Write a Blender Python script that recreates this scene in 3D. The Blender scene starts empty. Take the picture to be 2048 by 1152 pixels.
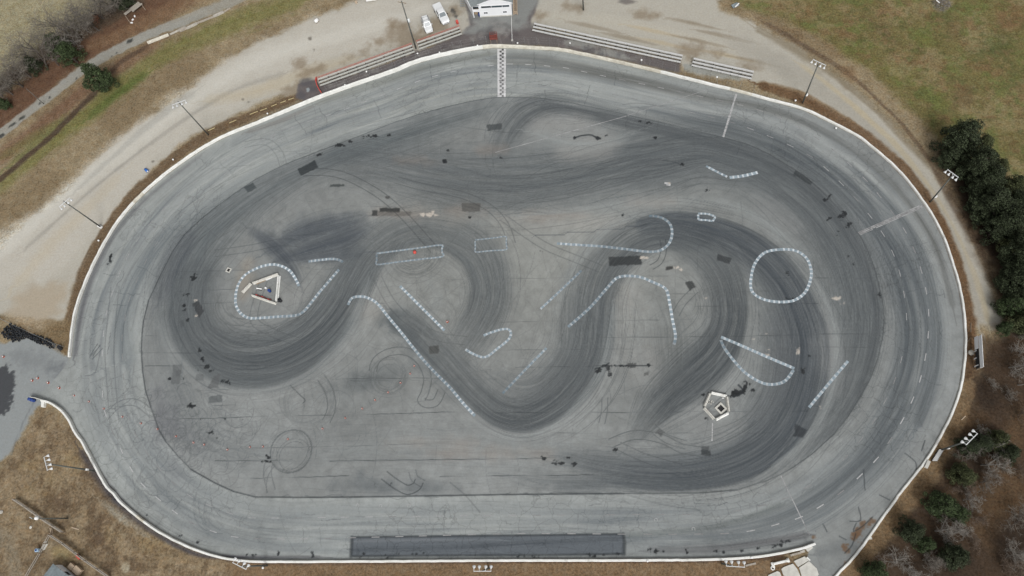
import bpy, bmesh, math, random
import numpy as np
from mathutils import Vector, Matrix

scene = bpy.context.scene
COL = scene.collection
random.seed(7)
rng = np.random.default_rng(11)

# ------------------------------------------------------------------ camera
CAM_H, FPX, NADIR = 118.0, 1364.0, (1160.0, 1112.0)
_d = np.array([NADIR[0] - 1024, -(NADIR[1] - 576), -FPX], float)
_d /= np.linalg.norm(_d)
_Z = -_d
_Y = np.array([0, 1, 0.0]) - _Z[1] * _Z
_Y /= np.linalg.norm(_Y)
_X = np.cross(_Y, _Z)
ROT = np.array([_X, _Y, _Z])              # camera -> world
cd = bpy.data.cameras.new('camera')
cd.sensor_width = 36.0
cd.lens = 36.0 * FPX / 2048.0
cd.clip_start = 1.0
cd.clip_end = 4000.0
cam = bpy.data.objects.new('camera', cd)
COL.objects.link(cam)
m4 = Matrix([list(ROT[0]) + [0], list(ROT[1]) + [0], list(ROT[2]) + [CAM_H], [0, 0, 0, 1]])
cam.matrix_world = m4
scene.camera = cam

def G(x, y, z=0.0):
    """point of the photograph -> place on the level z"""
    r = ROT @ np.array([x - 1024.0, -(y - 576.0), -FPX])
    t = (z - CAM_H) / r[2]
    return np.array([r[0] * t, r[1] * t, z])

# ------------------------------------------------------------------ light
w = bpy.data.worlds.new('World')
scene.world = w
w.use_nodes = True
nt = w.node_tree
bg = nt.nodes['Background']
sky = nt.nodes.new('ShaderNodeTexSky')
sky.sky_type = 'NISHITA'
sky.sun_disc = False
SUN_EL, SUN_AZ = math.radians(46), math.radians(160)
sky.sun_elevation = SUN_EL
sky.sun_rotation = SUN_AZ
sky.dust_density = 3.0
hs = nt.nodes.new('ShaderNodeHueSaturation')
hs.inputs['Saturation'].default_value = 0.07
nt.links.new(sky.outputs[0], hs.inputs['Color'])
nt.links.new(hs.outputs[0], bg.inputs[0])
bg.inputs[1].default_value = 0.108
sd = bpy.data.lights.new('sun', 'SUN')
sd.energy = 1.5
sd.angle = math.radians(22)
sd.color = (1.0, 0.98, 0.96)
so = bpy.data.objects.new('sun', sd)
COL.objects.link(so)
so.rotation_euler = Vector((math.sin(SUN_AZ) * math.cos(SUN_EL), math.cos(SUN_AZ) * math.cos(SUN_EL), math.sin(SUN_EL))).to_track_quat('Z', 'Y').to_euler()
scene.view_settings.view_transform = 'Standard'
scene.view_settings.look = 'None'
scene.view_settings.exposure = 0.46
scene.view_settings.gamma = 1.0
K = 1.30        # picture value = albedo * K under this light

# ------------------------------------------------------------------ helpers
def lin(c):
    c = np.asarray(c, float)
    return np.where(c <= 0.04045, c / 12.92, ((c + 0.055) / 1.055) ** 2.4)

def srgb(r, g, b):
    return tuple(float(v) for v in lin(np.array([r, g, b]) / 255.0) / K)

def mat(name, rgb, rough=0.7, metal=0.0, var=0.15, scale=2.0, rgb2=None, detail=4.0, spec=0.3, island=0.0, bump=0.0, attr=None, scuff=0.0):
    m = bpy.data.materials.new(name)
    m.use_nodes = True
    n = m.node_tree
    p = n.nodes['Principled BSDF']
    p.inputs['Roughness'].default_value = rough
    p.inputs['Metallic'].default_value = metal
    p.inputs['Specular IOR Level'].default_value = spec
    tc = n.nodes.new('ShaderNodeTexCoord')
    nz = n.nodes.new('ShaderNodeTexNoise')
    nz.inputs['Scale'].default_value = scale
    nz.inputs['Detail'].default_value = detail
    nz.inputs['Roughness'].default_value = 0.65
    n.links.new(tc.outputs['Object'], nz.inputs['Vector'])
    rp = n.nodes.new('ShaderNodeMapRange')
    rp.inputs[1].default_value = 0.3
    rp.inputs[2].default_value = 0.7
    n.links.new(nz.outputs[0], rp.inputs[0])
    mx = n.nodes.new('ShaderNodeMix')
    mx.data_type = 'RGBA'
    c1 = [min(1, v * (1 + var)) for v in rgb]
    c2 = rgb2 if rgb2 else [v * (1 - var) for v in rgb]
    mx.inputs['A'].default_value = (*c1, 1)
    mx.inputs['B'].default_value = (*c2, 1)
    n.links.new(rp.outputs[0], mx.inputs['Factor'])
    out = mx.outputs['Result']
    if attr:
        at = n.nodes.new('ShaderNodeAttribute')
        at.attribute_name = attr
        rp.inputs[3].default_value = 1 - var
        rp.inputs[4].default_value = 1 + var * 0.6
        vm = n.nodes.new('ShaderNodeVectorMath')
        vm.operation = 'SCALE'
        n.links.new(at.outputs['Color'], vm.inputs[0])
        n.links.new(rp.outputs[0], vm.inputs['Scale'])
        out = vm.outputs[0]
    if island:
        ge = n.nodes.new('ShaderNodeNewGeometry')
        ma = n.nodes.new('ShaderNodeMapRange')
        ma.inputs[3].default_value = 1 - island
        ma.inputs[4].default_value = 1 + island
        n.links.new(ge.outputs['Random Per Island'], ma.inputs[0])
        vm = n.nodes.new('ShaderNodeVectorMath')
        vm.operation = 'SCALE'
        n.links.new(out, vm.inputs[0])
        n.links.new(ma.outputs[0], vm.inputs['Scale'])
        out = vm.outputs[0]
    n.links.new(out, p.inputs['Base Color'])
    if scuff:
        n2 = n.nodes.new('ShaderNodeTexNoise')
        n2.inputs['Scale'].default_value = .9
        n2.inputs['Detail'].default_value = 9
        n2.inputs['Roughness'].default_value = .75
        n.links.new(tc.outputs['Object'], n2.inputs['Vector'])
        r2 = n.nodes.new('ShaderNodeMapRange')
        r2.inputs[1].default_value = .56
        r2.inputs[2].default_value = .72
        r2.inputs[4].default_value = scuff
        n.links.new(n2.outputs[0], r2.inputs[0])
        m2 = n.nodes.new('ShaderNodeMix')
        m2.data_type = 'RGBA'
        n.links.new(r2.outputs[0], m2.inputs['Factor'])
        n.links.new(out, m2.inputs['A'])
        m2.inputs['B'].default_value = (.13, .12, .11, 1)
        n.links.new(m2.outputs['Result'], p.inputs['Base Color'])
    if bump:
        bp = n.nodes.new('ShaderNodeBump')
        bp.inputs['Strength'].default_value = bump
        bp.inputs['Distance'].default_value = 0.05
        n.links.new(nz.outputs[0], bp.inputs['Height'])
        n.links.new(bp.outputs[0], p.inputs['Normal'])
    return m

def tag(o, label=None, cat=None, group=None, kind=None):
    if label: o['label'] = label
    if cat: o['category'] = cat
    if group: o['group'] = group
    if kind: o['kind'] = kind
    return o

def thing(name, label, cat, loc=(0, 0, 0), rz=0.0, group=None):
    o = bpy.data.objects.new(name, None)
    o.empty_display_size = 0.3
    COL.objects.link(o)
    o.location = tuple(float(v) for v in loc)
    o.rotation_euler = (0, 0, rz)
    return tag(o, label, cat, group)

class MB:
    """collects shapes and links them as one mesh object"""
    def __init__(self):
        self.v, self.f, self.c = [], [], []
    def add(self, vs, fs):
        b = len(self.v)
        self.v += [tuple(float(a) for a in p) for p in vs]
        self.f += [tuple(b + i for i in f) for f in fs]
        return self
    def box(self, c, s, rz=0.0, tilt=None):
        R = Matrix.Rotation(rz, 3, 'Z')
        if tilt is not None: R = R @ tilt
        vs = []
        for dz in (-.5, .5):
            for dx, dy in ((-.5, -.5), (.5, -.5), (.5, .5), (-.5, .5)):
                vs.append(Vector(c) + R @ Vector((dx * s[0], dy * s[1], dz * s[2])))
        return self.add(vs, [(3, 2, 1, 0), (4, 5, 6, 7), (0, 1, 5, 4), (1, 2, 6, 5), (2, 3, 7, 6), (3, 0, 4, 7)])
    def beam(self, p, q, wd, h):
        p, q = Vector(p), Vector(q)
        d = (q - p).normalized()
        up = Vector((0, 0, 1)) if abs(d.z) < .95 else Vector((1, 0, 0))
        s = d.cross(up).normalized()
        u = s.cross(d)
        vs = []
        for e in (p, q):
            for a, b in ((-1, -1), (1, -1), (1, 1), (-1, 1)):
                vs.append(e + s * a * wd / 2 + u * b * h / 2)
        return self.add(vs, [(0, 1, 2, 3), (7, 6, 5, 4), (0, 4, 5, 1), (1, 5, 6, 2), (2, 6, 7, 3), (3, 7, 4, 0)])
    def tube(self, p, q, r1, r2=None, n=8, caps=True):
        r2 = r1 if r2 is None else r2
        p, q = Vector(p), Vector(q)
        d = (q - p).normalized()
        up = Vector((0, 0, 1)) if abs(d.z) < .95 else Vector((1, 0, 0))
        s = d.cross(up).normalized()
        u = s.cross(d)
        vs = []
        for e, r in ((p, r1), (q, r2)):
            for i in range(n):
                a = 2 * math.pi * i / n
                vs.append(e + s * math.cos(a) * r + u * math.sin(a) * r)
        fs = [(i, (i + 1) % n, n + (i + 1) % n, n + i) for i in range(n)]
        if caps: fs += [tuple(range(n - 1, -1, -1)), tuple(range(n, 2 * n))]
        return self.add(vs, fs)
    def lathe(self, prof, n=12, c=(0, 0, 0), axis=None):
        vs = []
        for r, z in prof:
            for i in range(n):
                a = 2 * math.pi * i / n
                v = Vector((r * math.cos(a), r * math.sin(a), z))
                if axis is not None: v = axis @ v
                vs.append(Vector(c) + v)
        fs = []
        for k in range(len(prof) - 1):
            for i in range(n):
                j = (i + 1) % n
                fs.append((k * n + i, k * n + j, (k + 1) * n + j, (k + 1) * n + i))
        fs.append(tuple(range(n - 1, -1, -1)))
        fs.append(tuple((len(prof) - 1) * n + i for i in range(n)))
        return self.add(vs, fs)
    def prism(self, pts, z0, z1):
        n = len(pts)
        vs = [(p[0], p[1], z0) for p in pts] + [(p[0], p[1], z1) for p in pts]
        area = sum(pts[i][0] * pts[(i + 1) % n][1] - pts[(i + 1) % n][0] * pts[i][1] for i in range(n))
        fs = [tuple(range(n - 1, -1, -1)), tuple(range(n, 2 * n))] + [(i, (i + 1) % n, n + (i + 1) % n, n + i) for i in range(n)]
        if area < 0: fs = [f[::-1] for f in fs]
        return self.add(vs, fs)
    def ring(self, R, r, c=(0, 0, 0), n=14, k=7, rot=None):
        vs, fs = [], []
        for i in range(n):
            a = 2 * math.pi * i / n
            for j in range(k):
                b = 2 * math.pi * j / k
                v = Vector(((R + r * math.cos(b)) * math.cos(a), (R + r * math.cos(b)) * math.sin(a), r * 1.25 * math.sin(b)))
                if rot is not None: v = rot @ v
                vs.append(Vector(c) + v)
        for i in range(n):
            for j in range(k):
                fs.append((i * k + j, ((i + 1) % n) * k + j, ((i + 1) % n) * k + (j + 1) % k, i * k + (j + 1) % k))
        return self.add(vs, fs)
    def mesh(self, name, material, origin=(0, 0, 0), smooth=False):
        me = bpy.data.meshes.new(name)
        o = origin
        me.from_pydata([(v[0] - o[0], v[1] - o[1], v[2] - o[2]) for v in self.v], [], self.f)
        me.materials.append(material)
        if smooth: me.polygons.foreach_set('use_smooth', [True] * len(me.polygons))
        me.update()
        return me
    def build(self, name, material, parent=None, origin=(0, 0, 0), smooth=False, bevel=0.0):
        ob = bpy.data.objects.new(name, self.mesh(name, material, origin, smooth))
        COL.objects.link(ob)
        if parent is not None: ob.parent = parent
        if bevel:
            b = ob.modifiers.new('bevel', 'BEVEL')
            b.width = bevel
            b.segments = 2
        return ob

def single(name, mb, material, label, cat, loc, group=None, smooth=False, bevel=0.0):
    """a thing that is one mesh; shapes are given in world place, origin at loc"""
    o = mb.build(name, material, None, loc, smooth, bevel)
    o.location = tuple(float(v) for v in loc)
    return tag(o, label, cat, group)

def copy_thing(o, parent=None):
    c = o.copy()
    COL.objects.link(c)
    if parent is not None: c.parent = parent
    for ch in list(o.children):
        copy_thing(ch, c)
    return c

ORD = ['first', 'second', 'third', 'fourth', 'fifth', 'sixth', 'seventh', 'eighth', 'ninth', 'tenth', 'eleventh', 'twelfth', 'thirteenth', 'fourteenth', 'fifteenth', 'sixteenth', 'seventeenth', 'eighteenth', 'nineteenth', 'twentieth', 'twenty-first', 'twenty-second', 'twenty-third', 'twenty-fourth', 'twenty-fifth', 'twenty-sixth', 'twenty-seventh', 'twenty-eighth', 'twenty-ninth', 'thirtieth']

def smooth_px(pts, n=10, closed=False):
    """Catmull-Rom through the points (any number of columns)"""
    P = np.array(pts, float)
    m = len(P)
    if m < 3 and not closed:
        t = np.linspace(0, 1, n + 1)[:, None]
        return P[0] * (1 - t) + P[-1] * t
    out = []
    segs = m if closed else m - 1
    for i in range(segs):
        if closed:
            a, b, c, d = P[(i - 1) % m], P[i], P[(i + 1) % m], P[(i + 2) % m]
        else:
            a, b, c, d = P[max(i - 1, 0)], P[i], P[i + 1], P[min(i + 2, m - 1)]
        for k in range(n):
            t = k / n
            out.append(0.5 * ((2 * b) + (-a + c) * t + (2 * a - 5 * b + 4 * c - d) * t * t + (-a + 3 * b - 3 * c + d) * t ** 3))
    if not closed: out.append(P[-1])
    return np.array(out)

def to_world(pts, z=0.0):
    return np.array([G(p[0], p[1], z) for p in pts])

def resample(W, step):
    d = np.r_[0, np.cumsum(np.linalg.norm(np.diff(W[:, :2], axis=0), axis=1))]
    n = max(2, int(round(d[-1] / step)) + 1)
    s = np.linspace(0, d[-1], n)
    return np.stack([np.interp(s, d, W[:, k]) for k in range(W.shape[1])], 1), s

# ------------------------------------------------------------------ the lie of the land
WALL_MAIN = [(142,714),(144.5,690),(148,658),(153,628),(161,600),(170,576),(182,546),(201,507),(221,471),(243,438),(277,399),(325,356),(375,319),(422,289),(465,268),(512,250),(580,222),(647,195),(720,169),(787,146),(825,130),(862,119),(900,110),(937,102.5),(982,96),(1024,96.5),(1072,99),(1119,102),(1170,112),(1224,124),(1324,147.5),(1424,172.5),(1474,184),(1536,201),(1606,220),(1661,246),(1711,272),(1733,288),(1776,324),(1811,360),(1846,407),(1866,438),(1886,478),(1903,528),(1917,576),(1925,626),(1928.5,676),(1926,726),(1918,776),(1903,821),(1882,864),(1866,893),(1848,921),(1818,959),(1796,987),(1768,1026),(1736,1071),(1708,1109),(1667,1152),(1640,1182)]
WALL_LOW = [(1628,1085),(1600,1094),(1570,1101.5),(1540,1107),(1500,1112),(1440,1115.5),(1380,1117),(1288,1117.5),(1200,1118),(1024,1118),(800,1119.5),(640,1120.5),(512,1120.5),(470,1117),(430,1109),(390,1095),(350,1077),(310,1054),(270,1024),(243,1000),(233,986),(219,973),(201,942),(184,910),(171,885),(161,872),(151,855),(143,838),(131,823),(116,811),(101,803),(88,800)]
SEAM = [(982,195.5),(1024,194),(1079,196),(1136,204),(1199,217),(1254,230),(1331,247),(1394,262),(1446,275),(1494,288),(1536,307),(1566,325),(1611,353),(1641,380),(1676,415),(1696,440),(1721,473),(1736,503),(1748,533),(1757,567),(1766,606),(1768.5,638),(1766,671),(1756,716),(1741,756),(1721,793),(1696,833),(1668,868),(1623,909),(1586,935),(1561,949),(1536,960.5),(1474,980),(1399,986),(1249,987),(1024,989),(837,992),(724,994),(610,994.8),(511,994),(467,983),(430,966),(382,939),(355,911),(332,884),(319,862),(302,816),(291,781),(285,741),(282.5,701),(284,668),(287,641),(297,601),(309,576),(322,548),(345,503),(370,468),(400,440),(437,410),(482,378),(512,358),(567,330),(617,310),(672,289),(724,270),(782,247),(837,229),(887,215),(937,203.5)]
PAVED = WALL_MAIN[:-1] + [(1650,1175),(1625,1152),(1612,1125),(1618,1100)] + WALL_LOW + [(70,797),(100,770),(128,735)]

def axis_coords(parts):
    out = []
    for a, b, st in parts:
        n = max(1, int(round((b - a) / st)))
        out.append(np.linspace(a, b, n, endpoint=False))
    return np.concatenate(out)
XS = np.r_[axis_coords([(-900, -300, 150), (-300, -162, 20), (-162, -101, .32), (-101, 70, .14), (70, 112, .32), (112, 300, 20), (300, 900, 150)]), 900.0]
YS = np.r_[axis_coords([(-900, -300, 150), (-300, -26, 20), (-26, -3, .32), (-3, 107, .14), (107, 142, .32), (142, 300, 20), (300, 900, 150)]), 900.0]
NX, NY = len(XS), len(YS)
C = np.zeros((NY, NX, 3), np.float32)         # colour as it looks in even daylight
RO = np.zeros((NY, NX), np.float32)           # how rough and speckled the surface is
CR = np.zeros((NY, NX), np.float32)           # how cracked the paving is
SK = np.zeros((NY, NX), np.float32)           # dark rubber lines
LS = np.zeros((NY, NX), np.float32)           # pale scuffs

def vnoise(x, y, seed=0):
    xi, yi = np.floor(x), np.floor(y)
    fx, fy = (x - xi).astype(np.float32), (y - yi).astype(np.float32)
    fx, fy = fx * fx * (3 - 2 * fx), fy * fy * (3 - 2 * fy)
    xi, yi = xi.astype(np.int64), yi.astype(np.int64)
    def h(a, b):
        n = (a * 374761393 + b * 668265263 + seed * 362437) & 0xffffffff
        n = ((n ^ (n >> 13)) * 1274126177) & 0xffffffff
        n = ((n ^ (n >> 16)) * 2246822519) & 0xffffffff
        return ((n >> 8) & 0xffff).astype(np.float32) / 65535.0
    a, b, c, d = h(xi, yi), h(xi + 1, yi), h(xi, yi + 1), h(xi + 1, yi + 1)
    return (a * (1 - fx) + b * fx) * (1 - fy) + (c * (1 - fx) + d * fx) * fy

def fbm(x, y, seed=0, o=4):
    s, a, t = 0, 1.0, 0
    for k in range(o):
        s = s + a * vnoise(x * 2 ** k, y * 2 ** k, seed + k * 17)
        t += a
        a *= 0.55
    return s / t

def bbox(W, pad):
    i0, i1 = np.searchsorted(XS, W[:, 0].min() - pad), np.searchsorted(XS, W[:, 0].max() + pad)
    j0, j1 = np.searchsorted(YS, W[:, 1].min() - pad), np.searchsorted(YS, W[:, 1].max() + pad)
    return max(i0 - 1, 0), min(i1 + 1, NX), max(j0 - 1, 0), min(j1 + 1, NY)

def coarse(bb, stride, fn):
    i0, i1, j0, j1 = bb
    ic = np.unique(np.r_[np.arange(i0, i1, stride), i1 - 1])
    jc = np.unique(np.r_[np.arange(j0, j1, stride), j1 - 1])
    res = fn(XS[ic][None, :] + 0 * YS[jc][:, None], YS[jc][:, None] + 0 * XS[ic][None, :])
    xi, yi = XS[i0:i1], YS[j0:j1]
    kx = np.clip(np.searchsorted(XS[ic], xi, 'right') - 1, 0, len(ic) - 2)
    ky = np.clip(np.searchsorted(YS[jc], yi, 'right') - 1, 0, len(jc) - 2)
    fx = ((xi - XS[ic][kx]) / (XS[ic][kx + 1] - XS[ic][kx])).astype(np.float32)
    fy = ((yi - YS[jc][ky]) / (YS[jc][ky + 1] - YS[jc][ky])).astype(np.float32)[:, None]
    out = []
    for a in res:
        a = a.astype(np.float32)
        r = a[:, kx] * (1 - fx) + a[:, kx + 1] * fx
        out.append(r[ky] * (1 - fy) + r[ky + 1] * fy)
    return out

def grid(bb):
    i0, i1, j0, j1 = bb
    return np.meshgrid(XS[i0:i1], YS[j0:j1])

def sstep(a, b, x):
    t = np.clip((x - a) / (b - a), 0, 1)
    return t * t * (3 - 2 * t)

def poly_sd(W):
    """signed distance to a polygon, positive inside"""
    def fn(X, Y):
        d = np.full(X.shape, 1e9)
        ins = np.zeros(X.shape, bool)
        n = len(W)
        for i in range(n):
            ax, ay = W[i][:2]
            bx, by = W[(i + 1) % n][:2]
            ex, ey = bx - ax, by - ay
            t = np.clip(((X - ax) * ex + (Y - ay) * ey) / (ex * ex + ey * ey + 1e-9), 0, 1)
            d = np.minimum(d, (X - ax - t * ex) ** 2 + (Y - ay - t * ey) ** 2)
            cr = ((ay > Y) != (by > Y)) & (X < (bx - ax) * (Y - ay) / (by - ay + 1e-12) + ax)
            ins ^= cr
        d = np.sqrt(d)
        return [np.where(ins, d, -d)]
    return fn

def region(pts, rgb=None, soft=1.0, amp=0.0, nsc=3.0, op=1.0, rough=None, stride=3, seed=1, mottle=0.0):
    W = to_world(pts)
    bb = bbox(W, soft + amp + 1)
    sd = coarse(bb, stride, poly_sd(W))[0]
    X, Y = grid(bb)
    if amp: sd = sd + amp * 2 * (fbm(X / nsc, Y / nsc, seed) - 0.5)
    a = sstep(-soft / 2, soft / 2, sd) * op
    if mottle: a = a * np.clip(1 - mottle + 2 * mottle * (fbm(X / nsc * 1.7, Y / nsc * 1.7, seed + 5)), 0, 1)
    sl = (slice(bb[2], bb[3]), slice(bb[0], bb[1]))
    if rgb is not None: C[sl] = C[sl] * (1 - a[..., None]) + np.array(rgb, np.float32) / 255 * a[..., None]
    if rough is not None: RO[sl] = RO[sl] * (1 - a) + rough * a
    return sl, a

def full_mask(pts, stride=3):
    W = to_world(pts)
    bb = bbox(W, 3)
    m = np.full((NY, NX), -99, np.float32)
    m[bb[2]:bb[3], bb[0]:bb[1]] = coarse(bb, stride, poly_sd(W))[0]
    return m

def blob(px, py, rx, ry, rot, rgb, op, soft=0.8, amp=0.5, nsc=2.0, seed=3):
    """an uneven stain; radii and turn as seen in the photograph"""
    n = 20
    a = np.linspace(0, 2 * np.pi, n, endpoint=False)
    cr, sr = math.cos(math.radians(rot)), math.sin(math.radians(rot))
    pts = [(px + rx * math.cos(t) * cr - ry * math.sin(t) * sr, py + rx * math.cos(t) * sr + ry * math.sin(t) * cr) for t in a]
    return region(pts, rgb, soft=soft, amp=amp, nsc=nsc, op=op, seed=seed)

class Path:
    def __init__(self, pts, n=8, closed=False):
        P = smooth_px(pts, n, closed)
        W = to_world(P)
        self.W = W
        d = np.diff(W[:, :2], axis=0)
        L = np.linalg.norm(d, axis=1)
        self.s = np.r_[0, np.cumsum(L)]
        T = np.gradient(W[:, :2], axis=0)
        T /= np.linalg.norm(T, axis=1)[:, None] + 1e-9
        self.N = np.stack([-T[:, 1], T[:, 0]], 1)
        if P.shape[1] > 2:
            tp = np.gradient(P[:, :2], axis=0)
            tp /= np.linalg.norm(tp, axis=1)[:, None] + 1e-9
            self.hw = np.array([np.linalg.norm(G(p[0] - t[1] * p[2], p[1] + t[0] * p[2]) - G(p[0], p[1])) for p, t in zip(P, tp)])
            self.a = P[:, 3] if P.shape[1] > 3 else np.ones(len(P))
    def field(self):
        W, S = self.W, self.s
        def fn(X, Y):
            best = np.full(X.shape, 1e9)
            ss, tt, hh, aa = (np.zeros(X.shape) for _ in range(4))
            for i in range(len(W) - 1):
                ax, ay = W[i][:2]
                ex, ey = W[i + 1][:2] - W[i][:2]
                l2 = ex * ex + ey * ey + 1e-9
                u = ((X - ax) * ex + (Y - ay) * ey) / l2
                uc = np.clip(u, 0, 1)
                dx, dy = X - ax - uc * ex, Y - ay - uc * ey
                d = dx * dx + dy * dy
                k = d < best
                best = np.where(k, d, best)
                sg = np.sign(ex * dy - ey * dx)
                ss = np.where(k, S[i] + uc * (S[i + 1] - S[i]), ss)
                tt = np.where(k, np.sqrt(d) * sg, tt)
                hh = np.where(k, self.hw[i] * (1 - uc) + self.hw[i + 1] * uc, hh)
                aa = np.where(k, self.a[i] * (1 - uc) + self.a[i + 1] * uc, aa)
            return [ss, tt, hh, aa]
        return fn
    def at(self, s, off):
        x = np.interp(s, self.s, self.W[:, 0]) + np.interp(s, self.s, self.N[:, 0]) * off
        y = np.interp(s, self.s, self.W[:, 1]) + np.interp(s, self.s, self.N[:, 1]) * off
        return np.stack([x, y], 1)

def stroke(W, wd, alpha, arr=None):
    """a thin line along world points"""
    arr = SK if arr is None else arr
    al = np.broadcast_to(np.asarray(alpha, float), (len(W),))
    for i in range(len(W) - 1):
        a, b = W[i], W[i + 1]
        i0, i1 = np.searchsorted(XS, min(a[0], b[0]) - wd), np.searchsorted(XS, max(a[0], b[0]) + wd)
        j0, j1 = np.searchsorted(YS, min(a[1], b[1]) - wd), np.searchsorted(YS, max(a[1], b[1]) + wd)
        if i1 <= i0 or j1 <= j0: continue
        X, Y = XS[None, i0:i1], YS[j0:j1, None]
        ex, ey = b[0] - a[0], b[1] - a[1]
        t = np.clip(((X - a[0]) * ex + (Y - a[1]) * ey) / (ex * ex + ey * ey + 1e-9), 0, 1)
        d = np.sqrt((X - a[0] - t * ex) ** 2 + (Y - a[1] - t * ey) ** 2)
        v = np.clip(1.35 - d / (wd * 0.62), 0, 1) * al[i]
        arr[j0:j1, i0:i1] = np.maximum(arr[j0:j1, i0:i1], v)

def px_stroke(pts, wd, alpha, arr=None, n=8, pair=0.0):
    p = Path(pts, n)
    stroke(p.W[:, :2], wd, alpha, arr)
    if pair: stroke(p.W[:, :2] + p.N * pair, wd, alpha, arr)

RUB = np.array([80, 85, 88], np.float32) / 255
def ribbon(pts, rgb=RUB, soft=0.55, streak=0.55, lines=40, lo=0.10, hi=0.34, fr=2.6, seed=0, op=1.0, pale=0.3, crisp=0):
    p = Path(pts)
    if 500 <= seed < 600:
        p.hw = p.hw * 1.6
        p.a = p.a * .86
        soft = min(.92, soft + .34)
        lines = int(lines * 2.6)
        streak = streak * 1.7
        pale = .42
    pad = p.hw.max() * 1.25 + .5
    bb = bbox(p.W, pad)
    s, t, h, a = coarse(bb, 4, p.field())
    tn = t / np.maximum(h, .01)
    n1 = vnoise(s / 11.0 + 3 * vnoise(t * .5, s * .05, seed + 9), t * fr, seed)
    n2 = vnoise(s / 5.0, t * fr * 2.3, seed + 31)
    n3 = vnoise(s / 26.0, t * .7, seed + 57)
    st = (n1 * .45 + n2 * .3 + n3 * .45) - .6
    e = np.abs(tn) + st * .35
    prof = 1 - sstep(1 - soft, 1.04, e)
    if crisp:
        e2 = np.abs(tn) / .8 + st * .2
        prof = np.where(tn * crisp > 0, 1 - sstep(.72, 1.02, e2), prof)
    al = np.clip(a * prof * (1 + streak * 2.0 * st), 0, 1) * op
    sl = (slice(bb[2], bb[3]), slice(bb[0], bb[1]))
    rgb = np.asarray(rgb, np.float32)
    if rgb.max() > 1.5: rgb = rgb / 255
    C[sl] = C[sl] * (1 - al[..., None]) + rgb * al[..., None]
    r = np.random.default_rng(seed + 100)
    L = p.s[-1]
    if crisp:
        for k in range(lines // 3):
            l = r.uniform(8, 26)
            s0 = r.uniform(L * .05, L * .9)
            ss = np.linspace(s0, min(s0 + l, L), 14)
            off = crisp * (r.uniform(.74, 1.06) + .06 * r.normal() * np.linspace(-1, 1, 14)) * np.interp(ss, p.s, p.hw)
            stroke(p.at(ss, off), r.uniform(.09, .2), np.sin(np.linspace(.1, 3.04, 14)) * r.uniform(.1, .32) * np.interp(ss, p.s, p.a), LS)
    for k in range(lines):
        l = r.uniform(6, 26)
        s0 = r.uniform(-3, L - 3)
        s1 = min(s0 + l, L)
        s0 = max(s0, 0)
        if s1 - s0 < 2: continue
        ss = np.linspace(s0, s1, max(4, int((s1 - s0) / 1.2)))
        u0 = np.clip(r.normal(0, .5), -1.05, 1.05)
        off = (u0 + r.normal(0, .16) * np.linspace(0, 1, len(ss)) + .1 * r.normal() * np.linspace(-1, 1, len(ss)) ** 2) * np.interp(ss, p.s, p.hw)
        am = np.interp(ss, p.s, p.a)
        env = np.sin(np.linspace(.12, np.pi - .12, len(ss))) ** .6
        W = p.at(ss, off)
        if r.random() < pale:
            stroke(W, r.uniform(.08, .13), env * r.uniform(.04, .16) * (.4 + am), LS)
        else:
            stroke(W, r.uniform(.08, .16), env * r.uniform(lo, hi) * (.35 + am))
            if r.random() < .3: stroke(p.at(ss, off + 1.55), .1, env * r.uniform(lo, hi) * (.3 + am))
    return p

# ---- open land
Xf, Yf = np.meshgrid(XS, YS)
n = fbm(Xf / 9, Yf / 9, 1, 5)
n2 = fbm(Xf / 1.8, Yf / 1.8, 7, 4)
C[:] = np.array([146, 129, 101]) / 255
f = sstep(.40, .66, n)[..., None]
C[:] = C * (1 - f) + np.array([132, 114, 87]) / 255 * f
RO[:] = 1.0
del Xf, Yf, f
def strip(pts, rgb, soft=.7, op=1.0, streak=.25, rough=None, seed=0):
    p = Path(pts)
    bb = bbox(p.W, p.hw.max() * 1.3 + 1)
    s, t, h, a = coarse(bb, 4, p.field())
    X, Y = grid(bb)
    nn = fbm(X / 1.6, Y / 1.6, seed) - .5
    st = vnoise(s / 9, t * 1.1, seed + 3) - .5
    e = np.abs(t) / np.maximum(h, .01) + .55 * nn + streak * st
    al = np.clip((1 - sstep(1 - soft, 1.05, e)) * a * op * (1 + streak * st), 0, 1)
    sl = (slice(bb[2], bb[3]), slice(bb[0], bb[1]))
    C[sl] = C[sl] * (1 - al[..., None]) + np.array(rgb, np.float32) / 255 * al[..., None]
    if rough is not None: RO[sl] = RO[sl] * (1 - al) + rough * al
# upper left: mown field, wood edge, lane
region([(-160,-60),(330,-60),(215,25),(130,95),(60,150),(-160,300)], (151,142,112), 4, 2, 5)
for k in range(9):
    strip([(-40, 20 + k * 24, 3, .5), (60, -30 + k * 24, 4, .6), (150, -75 + k * 24, 3, .5)], (138, 128, 92) if k % 2 else (164, 154, 124), .8, .7, .3, seed=k)
strip([(-40,265,38,1),(60,185,38,1),(130,120,38,1),(200,75,42,1),(270,30,48,1),(340,-10,50,1)], (104,76,58), .6, 1, seed=21)
strip([(-40,215,22,.9),(40,140,22,.9),(110,95,24,.9),(190,45,26,.9),(260,5,26,.9)], (78,68,56), .7, .9, seed=22)
strip([(190,90,18,.7),(260,60,20,.8),(350,15,24,.7),(420,-15,20,.6)], (128,100,74), .8, .9, seed=29)
strip([(-40,345,18,.8),(60,270,22,.8),(150,195,22,.9),(230,140,20,.8),(300,95,16,.7)], (118,88,68), .8, .9, seed=23)
strip([(-40,400,26,.5),(60,325,24,.7),(140,255,26,.8),(230,180,30,.9),(320,115,28,.8),(410,70,30,.8),(500,35,34,.8),(590,5,30,.7)], (112,112,58), .9, .95, .5, seed=24)
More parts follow.
